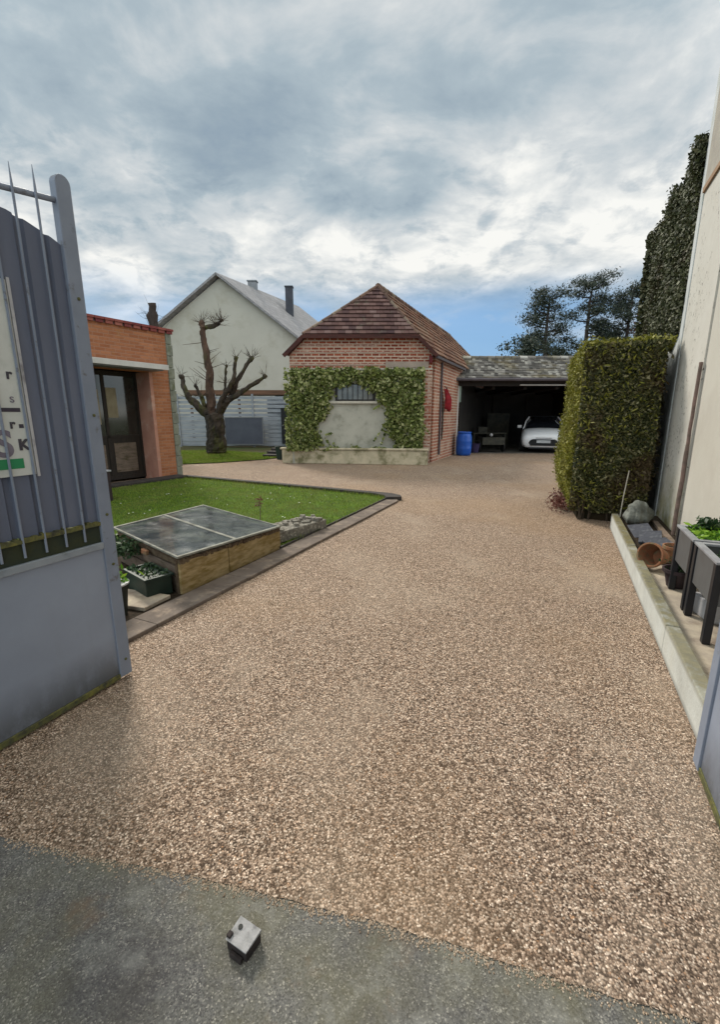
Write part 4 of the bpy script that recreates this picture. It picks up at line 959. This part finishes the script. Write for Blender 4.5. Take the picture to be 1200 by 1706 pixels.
# plan: near face from A to B, left face from A to C
hp = [(.20, 7.02), (1.13, 6.95), (1.17, 9.2), (.04, 9.0)]
HH = 2.44
def hedge_pts(p, q, n, z0, z1, bulge=.0):
    t = rng.random(n); z = z0 + (z1 - z0) * rng.random(n)
    P_ = np.column_stack([p[0] + (q[0] - p[0]) * t, p[1] + (q[1] - p[1]) * t, z])
    d = np.array([q[0] - p[0], q[1] - p[1]]); d /= np.hypot(*d); nrm = np.array([d[1], -d[0], 0.0])
    low = np.clip(1 - z / .7, 0, 1)
    off = rng.normal(size=n) * .030 + .045 * np.sin(t * 17 + z * 5) * np.sin(z * 7 + t * 4) + bulge * np.sin(np.pi * np.clip(z / 1.6, 0, 1)) - .16 * low ** 2
    return P_ + nrm * off[:, None], nrm
ins = .06
core = [(.20 + ins, 7.02 + ins), (1.13 - ins, 6.95 + ins), (1.17 - ins, 9.2 - ins), (.04 + ins, 9.0 - ins)]
b = MB(); b.prism([(x + .05, y + .03) for x, y in core], .0, .3); b.prism(core, .301, HH - .05); b.build('core', M['hedge_core'], hd)
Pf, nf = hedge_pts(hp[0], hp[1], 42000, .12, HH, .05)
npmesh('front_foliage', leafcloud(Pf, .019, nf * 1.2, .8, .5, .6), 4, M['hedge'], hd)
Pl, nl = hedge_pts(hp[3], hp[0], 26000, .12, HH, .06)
npmesh('side_foliage', leafcloud(Pl, .019, nl * 1.2, .8, .5), 4, M['hedge_lit_yellow'], hd)
n = 16000; t = rng.random(n); q_ = rng.random(n)
Pt = np.column_stack([(.20 + (1.22 - .20) * t) * (1 - q_) + (.04 + 1.21 * t) * q_, 7.0 + 2.1 * q_, HH + rng.normal(size=n) * .03 + .03 * np.sin(t * 11) * np.sin(q_ * 9)])
npmesh('top_foliage', leafcloud(Pt, .022, np.array([0, 0, 1.]), .9, .5), 4, M['hedge_lit_yellow'], hd)
Pb, nb = hedge_pts(hp[2], hp[3], 6000, .12, HH)
npmesh('rear_foliage', leafcloud(Pb, .03, nb, .9, .5), 4, M['hedge'], hd)
Pr, nr_ = hedge_pts(hp[1], hp[2], 6000, .12, HH)
npmesh('inner_foliage', leafcloud(Pr, .03, nr_, .9, .5), 4, M['hedge'], hd)
n = 1400; t = rng.random(n); Ps = np.column_stack([.2 + .93 * t, 6.97 - np.abs(rng.normal(size=n)) * .05 - .03, rng.uniform(.2, HH + .05, n)])
npmesh('stray_shoots', leafcloud(Ps, .028, None, 1, .25), 4, M['hedge_lit_yellow'], hd)
n = 1500; Ps = np.column_stack([.12 + .93 * rng.random(n), rng.uniform(7, 9, n), HH + .03 + np.abs(rng.normal(size=n)) * .035])
npmesh('stray_shoots', leafcloud(Ps, .028, np.array([0, 0, .2]), 1, .22), 4, M['hedge_lit_yellow'], hd)
for k in range(16):
    x = random.uniform(.25, 1.05); y = random.uniform(7.0, 7.25); MB().tube([(x, y, 0), (x + random.uniform(-.05, .05), y, .15), (x + random.uniform(-.12, .12), y - .03, .42)], [.016, .012, .008], 5).build('stem', M['stem'], hd)
# sparse twigs at the foot
fs = rng.normal(size=(900, 3)) * (.09, .25, .06) + (.08, 7.8, .12); fs[:, 2] = np.abs(fs[:, 2])
o = npmesh('fallen_twigs', leafcloud(fs, .02), 4, M['copper_leaf'], loc=(0, 0, 0), rz=YAW); tag(o, 'brown dead leaves and twigs at the foot of the clipped hedge', 'leaf litter', kind='stuff')

# right house: origin at its far corner (u=1.28, v=7.25)
rh = uvroot('cream_house', 'cream rendered house side wall rising along the right edge, stained at its foot', 'house', 1.28, 7.25)
WH = 9.5
# far pier and stained strip, then cream panel slightly recessed
MB().box(.0, .30, -.16, 0, 0, WH).build('corner_pier', M['wall_white'], rh, bevel=.01)
MB().box(.012, .30, -1.36, -.162, 0, 4.10).build('stained_wall', M['wall_stained'], rh)
MB().box(.03, .30, -9.0, -1.362, 0, 4.10).build('wall', M['wall_cream'], rh)
MB().box(-.012, .30, -9.0, -.162, 4.101, 4.16).build('band', M['wall_band'], rh)
MB().box(.0, .30, -9.0, -.162, 4.161, WH).build('upper_wall', M['wall_trim'], rh)
MB().box(.30, 8.0, -9.0, 0, 0, WH).build('house_body', M['wall_trim'], rh)
MB().box(-.05, 8.3, -9.3, .3, WH + .002, WH + .2).build('roof', M['tile_dark'], rh)
b = MB(); pp = [(-.015, -1.36, .1)]
for k in range(14): pp.append((-.012 + random.uniform(-.003, .003), -1.36 + random.uniform(-.004, .004), .1 + 1.95 * (k + 1) / 14))
b.tube(pp, [.022] * 8 + [.018] * 7, 7); tag(b.build('climber_stem', M['dry_vine'], None, loc=w(1.28, 7.25), rz=YAW), 'dry reddish climber stem rising up the cream wall', 'plant')
# white rendered wall behind the corner, clad with ivy on top
iw = uvroot('white_wall', 'white rendered wall between the clipped hedge and the cream house', 'wall', 1.36, 7.26)
MB().box(.0, .3, .0, 3.25, 0, 4.6).build('wall_face', M['wall_white'], iw)
n = 70000
v_ = rng.uniform(-.05, 3.3, n); z_ = rng.uniform(2.25, 4.95, n)
topz = 4.78 + .10 * np.sin(v_ * 5) + .05 * np.sin(v_ * 13); low = 2.55 + .12 * np.sin(v_ * 6)
k = (z_ < topz) & (z_ > low); v_, z_ = v_[k], z_[k]; n = len(v_)
off = .05 + .06 * np.sin(v_ * 4 + 1) * np.sin(z_ * 3) + rng.normal(size=n) * .035
off = off * np.clip((z_ - 2.5) * 2, .3, 1)
P_ = np.column_stack([-off.clip(0, .4), v_, z_])
ivw = uvroot('ivy_mass', 'tall dark evergreen ivy covering the wall behind the cream house corner', 'ivy', 1.34, 7.3)
npmesh('leaves', leafcloud(P_, .022, np.array([-1.2, -.2, .4]), 1.0, .6), 4, M['dark_ivy'], ivw)
n = 9000; P_ = np.column_stack([rng.uniform(-.2, .5, n), 3.28 + rng.normal(size=n) * .05, rng.uniform(2.6, 4.85, n)])
npmesh('leaves', leafcloud(P_, .033, np.array([0, 1., .4]), .9, .6), 4, M['dark_ivy'], ivw)
n = 7000; P_ = np.column_stack([rng.uniform(-.08, .5, n), rng.uniform(0, 3.3, n), 4.72 + rng.normal(size=n) * .08])
npmesh('leaves', leafcloud(P_, .033, np.array([-.2, 0, 1.]), .9, .6), 4, M['dark_ivy'], ivw)

# ================================================================ RIGHT KERB WALL AND BED
b = MB(); v = 1.2
b.box(.708, .785, 1.2, 3.1, 0, .205); b.box(.708, .785, 3.106, 5.0, 0, .208); b.box(.708, .785, 5.006, 6.62, 0, .212)
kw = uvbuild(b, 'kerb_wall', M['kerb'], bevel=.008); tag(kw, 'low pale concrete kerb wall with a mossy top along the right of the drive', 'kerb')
b = MB(); b.box(.786, 1.30, 1.2, 7.0, -.02, .13); o = uvbuild(b, 'bed_paving', M['bed_slab']); o['kind'] = 'structure'
b = MB(); b.box(.786, 1.29, 4.7, 6.95, .131, .155); o = uvbuild(b, 'bed_soil', M['soil']); o['kind'] = 'structure'
def rock(name, label, u, v, z, s, m, seed, cat='rock'):
    bm = bmesh.new(); bmesh.ops.create_icosphere(bm, subdivisions=5, radius=1); r_ = random.Random(seed)
    ph = [r_.uniform(0, 6) for _ in range(6)]
    for q in bm.verts:
        c = q.co; k = 1 + .14 * math.sin(c.x * 3 + ph[0]) + .12 * math.sin(c.y * 4 + ph[1]) + .10 * math.sin(c.z * 5 + ph[2]) + .05 * math.sin(c.x * 9 + c.y * 7 + ph[3]) + .02 * math.sin(c.z * 9 + c.y * 13 + c.x * 8 + ph[4]) + .01 * math.sin(c.x * 25 + c.y * 21)
        q.co = Vector((c.x * s[0], c.y * s[1], c.z * s[2])) * k
    me = bpy.data.meshes.new(name); bm.to_mesh(me); bm.free(); me.materials.append(m)
    o = bpy.data.objects.new(name, me); COL.objects.link(o); o.location = w(u, v, z); o.rotation_euler = (0, 0, YAW + r_.uniform(-.5, .5)); return tag(o, label, cat)
rock('grey_rock', 'rounded grey rock at the far end of the right bed by the hedge', .98, 6.35, .27, (.16, .22, .15), M['rock'], 3)
# slates leaning
for i, (u, v, a, lb) in enumerate([(.93, 5.75, 8, 'dark slate plate lying behind, next to the grey rock'), (.97, 5.45, -6, 'middle dark slate plate lying in the right bed'), (1.0, 5.12, 12, 'front dark slate plate, nearest the terracotta pot')]):
    b = MB(); b.prism([(-.11, -.17), (.10, -.18), (.12, .15), (-.09, .18)], -.012, .012)
    o = b.build('slate_plate', M['slate_dark'], None, loc=w(u, v, .20 + .01 * i), bevel=.004); o.rotation_euler = (R(10 - 5 * i), R(-14), YAW + R(a)); tag(o, lb, 'slate', 'slate plates lying in the right bed')
b = MB(); b.box(1.14, 1.20, 5.0, 6.4, .16, .20); tag(uvbuild(b, 'timber_lath', M['plank_grey'], bevel=.006), 'thin weathered timber lath lying along the house wall', 'timber')
# terracotta pot tipped on its side
def potmesh(r, h): return MB().lathe([(r * .66, 0), (r * .92, h * .8), (r * 1.08, h * .81), (r * 1.08, h), (r * .95, h), (r * .62, h * .06), (.001, h * .05)], 28)
tp = thing('terracotta_pot', 'orange terracotta pot tipped over in the right bed', 'pot', w(.93, 4.60, .23), 0)
o = potmesh(.105, .19).build('pot_body', M['terracotta'], tp, smooth=False); o.rotation_euler = (R(75), 0, YAW + R(-40))
tp2 = thing('flower_pot', 'shorter peach-coloured pot standing behind the tipped terracotta pot', 'pot', w(1.07, 4.78, .155), YAW)
potmesh(.10, .15).build('pot_body', M['terracotta'], tp2)
MB().lathe([(.085, .12), (.001, .13)], 16).build('potting_soil', M['soil'], tp2)
dp = thing('dark_pot', 'dark purple-brown pot on the slab in front of the terracotta pot', 'pot', w(.965, 4.12, .131), YAW)
potmesh(.105, .15).build('pot_body', M['dark_pot'], dp)
P_ = rng.normal(size=(220, 3)) * (.06, .06, .04) + (.06, .05, .17); npmesh('leaves', leafcloud(P_, .02), 4, M['deep_leaf'], dp)
# raised planters
def raised_planter(u, v, label):
    p = uvroot('raised_planter', label, 'planter', u, v, .131, 'grey raised planters on legs along the house wall')
    Lp, Wp, z0, z1 = .46, .36, .25, .51
    for a in ((0, .018, 0, Lp), (Wp - .018, Wp, 0, Lp)): MB().box(*a, z0, z1).build('panel', M['planter_grey'], p, bevel=.004)
    for a in ((.019, Wp - .019, 0, .018), (.019, Wp - .019, Lp - .018, Lp)): MB().box(*a, z0, z1).build('panel', M['planter_grey'], p, bevel=.004)
    MB().box(.019, Wp - .019, .019, Lp - .019, z0 + .01, z1 - .07).build('soil_fill', M['soil'], p)
    b = MB(); 
    for a in ((-.012, .03, -.012, Lp + .012), (Wp - .03, Wp + .012, -.012, Lp + .012), (.031, Wp - .031, -.012, .03), (.031, Wp - .031, Lp - .03, Lp + .012)): b.box(*a, z1 + .001, z1 + .018)
    b.build('rim', M['planter_rim'], p, bevel=.003)
    for x in (-.010, Wp - .03):
        for y in (-.008, Lp - .04):
            MB().prism([(x, y), (x + .042, y), (x + .042, y + .05), (x, y + .05)], 0, z1).build('leg', M['planter_leg'], p, bevel=.004)
    return p
rp = raised_planter(.905, 3.60, 'farther grey raised planter with bright green plants')
n = 2600; P_ = np.column_stack([rng.uniform(.03, .33, n), rng.uniform(.03, .43, n), .46 + np.abs(rng.normal(size=n)) * .035])
npmesh('leaves', leafcloud(P_, .022, np.array([0, 0, 1.]), .8), 4, M['bright_leaf'], rp)
P_ = rng.normal(size=(240, 3)).clip(-1.4, 1.4) * (.05, .04, .035) + (.18, .40, .55); npmesh('leaves', leafcloud(P_, .022), 4, M['deep_leaf'], rp)
rp2 = raised_planter(.905, 3.08, 'nearer grey raised planter at the right edge with dark soil')
n = 700; P_ = np.column_stack([rng.uniform(.03, .33, n), rng.uniform(.03, .43, n), .44 + np.abs(rng.normal(size=n)) * .02])
npmesh('leaves', leafcloud(P_, .016, np.array([0, 0, 1.]), .8), 4, M['deep_leaf'], rp2)
b = MB(); b.prism([(-.10, -.12), (.10, -.12), (.11, .12), (-.10, .12)], 0, .14)
tag(b.build('concrete_block', M['ceramic'], None, loc=w(1.08, 3.55, .131), rz=YAW + R(15), bevel=.01), 'pale concrete block under the raised planters', 'block')
# thin pale cane by the hedge foot
tag(MB().tube([(0, 0, 0), (.01, .0, .28), (.035, 0, .62)], .007, 6).build('garden_cane', M['sill'], None, loc=w(.80, 6.55, .18), rz=YAW), 'thin pale garden cane standing before the clipped hedge', 'cane')

# ================================================================ FENCE, TREE, CREAM HOUSE, LEAN-TO
fn = thing('board_fence', 'pale grey horizontal board fence behind the pollarded tree', 'fence', (-10.6, 21.4, 0))
z = .05
b = MB()
for k in range(12):
    b.box(0, 7.2, 0, .03, z, z + .165 + (.02 if k < 7 else -.03)); z += .20
b.build('boards', M['fence_grey'], fn)
for x in (0, 1.8, 3.6, 5.4, 7.14): MB().box(x, x + .09, -.06, -.002, 0, 2.5).build('post', M['fence_grey'], fn)
fs_ = thing('privacy_screen', 'dark slate-blue screen panel standing in front of the pale fence', 'screen', (-6.45, 21.0, .12))
MB().box(.04, 1.80, 0, .03, .04, 1.26).build('panel', M['fence_screen'], fs_)
b = MB()
for a in ((0, 1.84, 0, .039), (0, 1.84, 1.261, 1.30), (0, .039, .04, 1.26), (1.801, 1.84, .04, 1.26)): b.box(a[0], a[1], -.01, .04, a[2], a[3])
b.build('frame', M['metal_grey'], fs_)
gd = thing('garden_door', 'dark narrow door between pale fence and brick outhouse', 'door', (-3.78, 21.2, 0))
MB().box(0, .62, 0, .05, .15, 1.85).build('door_leaf', M['car_black'], gd)
MB().lathe([(.03, 0), (.03, .05)], 8, (0, 0)).build('handle', M['metal_grey'], gd, loc=(.08, -.05, 1.0))
pw = thing('grey_wall', 'pale grey rendered wall piece beside the dark narrow door', 'wall', (-4.5, 21.6, 0))
MB().box(0, 1.9, 0, .2, 0, 2.35).build('wall_face', M['fence_grey'], pw)
rb = thing('lean_to_roof', 'rusty brown lean-to roof edge above the pale fence', 'roof', (-8.6, 22.2, 0))
MB().box(0, 5.2, 0, 1.4, 2.50, 2.72).build('roof_edge', M['rust_wood'], rb)
for x in (.1, 2.5, 4.9): MB().box(x, x + .1, .1, .2, 0, 2.499).build('post', M['rust_wood'], rb)
MB().box(4.4, 5.1, -.1, -.002, 2.2, 2.45).build('fascia', M['charcoal'], rb)
# steps / dark stuff next to trough
sb = thing('timber_steps', 'dark timber edging steps between far lawn and stone planter', 'steps', (-3.35, 16.4, 0), R(-18))
for k in range(3): MB().box(0, .9, -.32 * k, .28 - .32 * k, 0, .30 - .09 * k).build('step', M['edging'], sb, bevel=.01)
MB().box(-.9, 2.0, 2.3, 2.36, .06, .14).build('rail', M['canopy_metal'], sb)
bn = thing('garden_bin', 'dark green tub at the left end of the stone planter', 'tub', (-2.75, 15.2, 0))
MB().lathe([(.16, 0), (.20, .42), (.22, .42), (.22, .45), (.18, .45), (.15, .06), (.001, .06)], 16).build('tub_body', M['pot_green'], bn)

def limb(b, pts, r0, r1, n=10, wob=.03):
    P_ = [Vector(p) for p in pts]; out_ = []; rr = []
    segs = 4 * (len(P_) - 1)
    for i in range(segs + 1):
        t = i / segs * (len(P_) - 1); k = min(int(t), len(P_) - 2); f = t - k
        p0 = P_[max(k - 1, 0)]; p1 = P_[k]; p2 = P_[k + 1]; p3 = P_[min(k + 2, len(P_) - 1)]
        q = .5 * ((2 * p1) + (p2 - p0) * f + (2 * p0 - 5 * p1 + 4 * p2 - p3) * f * f + (3 * p1 - p0 - 3 * p2 + p3) * f ** 3)
        q += Vector((random.uniform(-wob, wob), random.uniform(-wob, wob), 0)) * (1 if 0 < i < segs else 0); out_.append(q)
        rr.append((r0 + (r1 - r0) * i / segs) * random.uniform(.92, 1.12))
    b.tube(out_, rr, n); return out_
T0 = Vector((-5.66, 17.2, 0))
tr_ = thing('pollarded_tree', 'thick pollarded tree with bare cut-back limbs on the far lawn', 'tree', tuple(T0))
b = MB(); limb(b, [(0, 0, 0), (.0, 0, .5), (.02, 0, 1.15), (.0, 0, 1.55)], .40, .30, 14, .015); b.tube([(0, 0, -.02), (0, 0, .25)], [.50, .36], 14)
b.build('trunk', M['bark'], tr_, sub=1, disp=(.14, .18))
limbs = [([(-.05, 0, 1.35), (-.55, -.1, 1.85), (-.95, -.1, 2.3), (-1.15, 0, 2.95)], .24, .13, 'bark'),
         ([(-.05, .05, 1.4), (-.12, .1, 2.3), (-.10, .1, 3.3), (-.22, .1, 4.3), (-.26, .1, 4.85)], .23, .15, 'bark_red'),
         ([(.10, 0, 1.4), (.45, 0, 1.95), (1.1, 0, 2.35), (2.05, 0, 2.95)], .20, .10, 'bark'),
         ([(.10, .1, 1.4), (.55, .15, 2.1), (.95, .1, 2.8), (1.55, .1, 3.62)], .17, .11, 'bark'),
         ([(.10, -.1, 1.4), (.40, -.1, 2.2), (.80, -.1, 2.7), (1.02, -.1, 3.6)], .15, .09, 'bark'),
         ([(.45, .0, 2.1), (.55, -.1, 2.7), (.62, -.1, 3.3)], .09, .05, 'bark'),
         ([(-.24, .1, 4.72), (.05, .1, 4.72), (.35, .1, 4.82), (.50, .1, 4.95)], .12, .08, 'bark'),
         ([(-.35, .0, 1.75), (-.42, -.05, 2.2), (-.60, -.05, 2.6)], .12, .07, 'bark')]
ends = []
for pts_, r0, r1, mm in limbs:
    b = MB(); q = limb(b, pts_, r0 * .78, r1 * .60, 14, .05); e_ = q[-1]; dq = (q[-1] - q[-2]).normalized()
    b.tube([e_ - dq * .14, e_ - dq * .04, e_ + dq * .05, e_ + dq * .07], [r1 * .6, r1 * .95, r1 * .8, r1 * .3], 12)
    b.build('limb', M[mm], tr_, sub=1, disp=(.10, .12)); ends.append(q[-1]); ends.append(q[len(q) // 2])
b = MB()
for e in ends + [Vector((.5, .1, 4.95)), Vector((.3, .1, 4.8)), Vector((1.55, .1, 3.6)), Vector((-.26, .1, 4.85))] * 2:
    for k in range(8):
        d = Vector((random.uniform(-.9, .9), random.uniform(-.6, .6), random.uniform(-.1, 1))).normalized(); L = random.uniform(.10, .55); bend = Vector((random.uniform(-.1, .1), 0, random.uniform(-.02, .12))); m_ = e + d * L * .5 + bend * .4
        b.tube([e, m_, e + d * L + bend], [.009, .006, .002], 4)
        d2 = (d + Vector((random.uniform(-.8, .8), random.uniform(-.5, .5), random.uniform(-.3, .8)))).normalized(); b.tube([m_, m_ + d2 * L * .45], [.005, .002], 4)
# thin shoots off the left side
for k in range(10):
    e = Vector((-.2, .1, random.uniform(2.6, 4.2))); d = Vector((random.choice((-1, -1, 1)), random.uniform(-.3, .3), random.uniform(-.2, .9))).normalized(); L = random.uniform(.4, .9)
    b.tube([e, e + d * L * .5, e + d * L], [.014, .01, .005], 5)
b.build('twigs', M['stem'], tr_)['kind'] = 'stuff'

# cream house far left: gable roughly facing the viewer, ridge along the drive direction
ch = thing('gabled_house', 'cream gabled house with pale grey roof and two chimneys behind the fence', 'house', (0, 0, 0))
HX, HY = -8.32, 28.0
e0, e1 = (-13.1, 6.05), (-3.62, 6.05); ap = (HX, 9.55)
MB().slab([(-12.8, 0), (-3.85, 0), (-3.85, 6.1), (HX, 9.42), (-12.8, 6.1)], HY, HY + .3).build('gable_wall', M['house_render'], ch)
Lh = 7.6
def sk(x, y, z): return (x + K * (y - HY), y, z)
b = MB(); b.add([sk(-3.85, HY + .301, 0), sk(-3.85, HY + Lh, 0), sk(-3.85, HY + Lh, 6.1), sk(-3.85, HY + .301, 6.1), sk(-4.1, HY + .301, 0), sk(-4.1, HY + Lh, 0), sk(-4.1, HY + Lh, 6.1), sk(-4.1, HY + .301, 6.1)],
      [(0, 1, 2, 3), (4, 7, 6, 5), (0, 4, 5, 1), (3, 2, 6, 7), (0, 3, 7, 4), (1, 5, 6, 2)]); b.build('side_wall', M['house_render'], ch)
b = MB(); b.add([sk(-12.8, HY + .301, 0), sk(-12.8, HY + Lh, 0), sk(-12.8, HY + Lh, 6.1), sk(-12.8, HY + .301, 6.1), sk(-12.5, HY + .301, 0), sk(-12.5, HY + Lh, 0), sk(-12.5, HY + Lh, 6.1), sk(-12.5, HY + .301, 6.1)],
      [(0, 1, 2, 3), (4, 7, 6, 5), (0, 4, 5, 1), (3, 2, 6, 7), (0, 3, 7, 4), (1, 5, 6, 2)]); b.build('side_wall', M['house_render'], ch)
b = MB(); b.add([sk(-12.8, HY + Lh, 0), sk(-3.85, HY + Lh, 0), sk(-3.85, HY + Lh, 6.1), sk(HX, HY + Lh, 9.42), sk(-12.8, HY + Lh, 6.1)], [(0, 1, 2, 3, 4)]); b.build('rear_wall', M['house_render'], ch)
def slope(x0, z0, x1, z1, name, m):
    y0, y1 = HY - .28, HY + Lh + .25; t = .14; b = MB()
    b.add([sk(x0, y0, z0), sk(x0, y1, z0), sk(x1, y1, z1), sk(x1, y0, z1), sk(x0, y0, z0 - t), sk(x0, y1, z0 - t), sk(x1, y1, z1 - t), sk(x1, y0, z1 - t)],
          [(0, 1, 2, 3), (4, 7, 6, 5), (0, 4, 5, 1), (3, 2, 6, 7), (0, 3, 7, 4), (1, 5, 6, 2)]); return b.build(name, m, ch)
slope(-3.35, 5.93, HX, 9.66, 'roof_slope', M['slate']); slope(-13.3, 5.93, HX - .01, 9.66, 'roof_slope', M['slate'])
for (x0, z0) in ((-3.35, 5.86), (-13.3, 5.86)):
    beam((x0 - .1, HY - .32, z0), (HX - .1, HY - .32, 9.58), .05, .12, 'verge_board', M['slate'], ch)
c1 = MB().box(-7.33, -6.78, 30.8, 31.2, 9.2, 10.02).build('chimney', M['metal_grey'], ch); MB().box(-7.38, -6.73, 30.75, 31.25, 10.021, 10.09).build('cap', M['metal_grey'], c1)
c2 = MB().box(-5.0, -4.52, 31.4, 31.8, 7.5, 9.85).build('chimney', M['chimney_dark'], ch); MB().box(-5.04, -4.48, 31.36, 31.84, 9.851, 9.92).build('cap', M['chimney_dark'], c2)
# distant stub tree behind the orange building
st_ = thing('stub_tree', 'dark leafless tree stub poking above the orange roof', 'tree', (-6.95, 15.6, 0))
b = MB(); limb(b, [(0, 0, 0), (.05, 0, 2), (.12, 0, 3.7), (.0, 0, 4.6), (.02, 0, 5.15)], .22, .11, 9, .03); b.build('trunk', M['pine_bark'], st_, smooth=True)
b = MB(); b.tube([(.0, 0, 4.4), (-.10, 0, 4.75), (-.02, 0, 4.9)], [.12, .13, .08], 8); b.tube([(.0, 0, 4.9), (-.10, 0, 5.15)], [.05, .03], 6)
for k in range(24):
    e = Vector((.0, 0, random.uniform(4.0, 4.9))); d = Vector((random.uniform(-1, .6), random.uniform(-.4, .4), random.uniform(-.1, .6))).normalized(); L = random.uniform(.3, 1.0)
    b.tube([e, e + d * L * .5 + Vector((0, 0, random.uniform(-.1, .12))), e + d * L + Vector((random.uniform(-.1, .1), 0, random.uniform(-.1, .1)))], [.007, .005, .002], 4)
b.build('twigs', M['pine_bark'], st_)['kind'] = 'stuff'

# ================================================================ PINES
def pine(x, y, h, spread, label, seed, bare=.35, group='black pines behind the garage'):
    r_ = random.Random(seed); g_ = np.random.default_rng(seed)
    t = thing('pine_tree', label, 'tree', (x, y, 0), 0, group)
    b = MB(); tp_ = limb(b, [(0, 0, 0), (.1, 0, h * .35), (-.1, 0, h * .7), (.0, 0, h * .98)], .32, .05, 8, .05)
    P_ = []
    nb = 24
    for i in range(nb):
        f = bare + (1 - bare) * (i + .5) / nb; z = h * f; L = spread * (1.05 - f * .75) * r_.uniform(.6, 1.15); a = r_.uniform(0, 6.28)
        if r_.random() < .5: a = r_.choice((0, math.pi)) + r_.uniform(-.5, .5)
        e = Vector((math.cos(a) * L, math.sin(a) * L, z + L * .28)); s_ = Vector((0, 0, z)); m_ = (s_ + e) / 2 - Vector((0, 0, .12))
        b.tube([s_, m_, e], [.07, .05, .02], 5)
        for k in range(7):
            tt = r_.uniform(.45, 1.05); c = s_.lerp(e, tt) + Vector((r_.uniform(-.45, .45), r_.uniform(-.45, .45), r_.uniform(0, .25)))
            m2 = 75; q = g_.normal(size=(m2, 3)) * (.38, .38, .20) * r_.uniform(.7, 1.2); P_.append(q + np.array(c))
    P_.append(g_.normal(size=(160, 3)) * (.35, .35, .25) + np.array((0, 0, h * .97)))
    b.build('trunk', M['pine_bark'], t)
    V = leafcloud(np.concatenate(P_), .10, None, 1, .28)
    npmesh('crown', V, 4, M['needles'], t); return t
pine(15.4, 38, 11.0, 3.6, 'leftmost dense dark pine behind the garage roof', 11, .42)
pine(19.0, 38.5, 12.3, 3.2, 'tall open-crowned pine, middle of the pines behind the garage', 5, .40)
pine(22.1, 38, 11.6, 3.0, 'thinner pine next to the dark ivy, rightmost of the pines', 23, .42)
def bush(name, label, x, y, z0, rx, rz_, n, m, size, seed, cat='bush'):
    g_ = np.random.default_rng(seed); cs_ = g_.normal(size=(14, 3)) * (rx * .45, rx * .4, rz_ * .4) + (0, 0, z0)
    P_ = np.concatenate([g_.normal(size=(n // 14, 3)) * (rx * .28, rx * .28, rz_ * .28) + c for c in cs_]); P_[:, 2] = np.abs(P_[:, 2])
    t = thing(name, label, cat, (x, y, 0)); npmesh('foliage', leafcloud(P_, size), 4, m, t)
    b = MB(); b.tube([(0, 0, 0), (.05, 0, z0 * .6), (0, 0, z0)], [.12, .08, .03], 6); b.build('trunk', M['pine_bark'], t); return t
bush('pine_bush', 'low dark pine bush at the left foot of the pines', 13.2, 36, 6.4, 1.2, 1.0, 2600, M['needles'], .09, 2)
bush('copper_tree', 'reddish copper-leaved tree between the pines and the dark ivy', 22.3, 36, 7.6, 1.0, 1.6, 2200, M['copper_leaf'], .10, 4, 'tree')
bush('brown_shrub', 'small yellowish-brown shrub peeking over the garage roof', 13.9, 34, 5.35, 1.0, .35, 800, M['hedge_lit_yellow'], .08, 6)
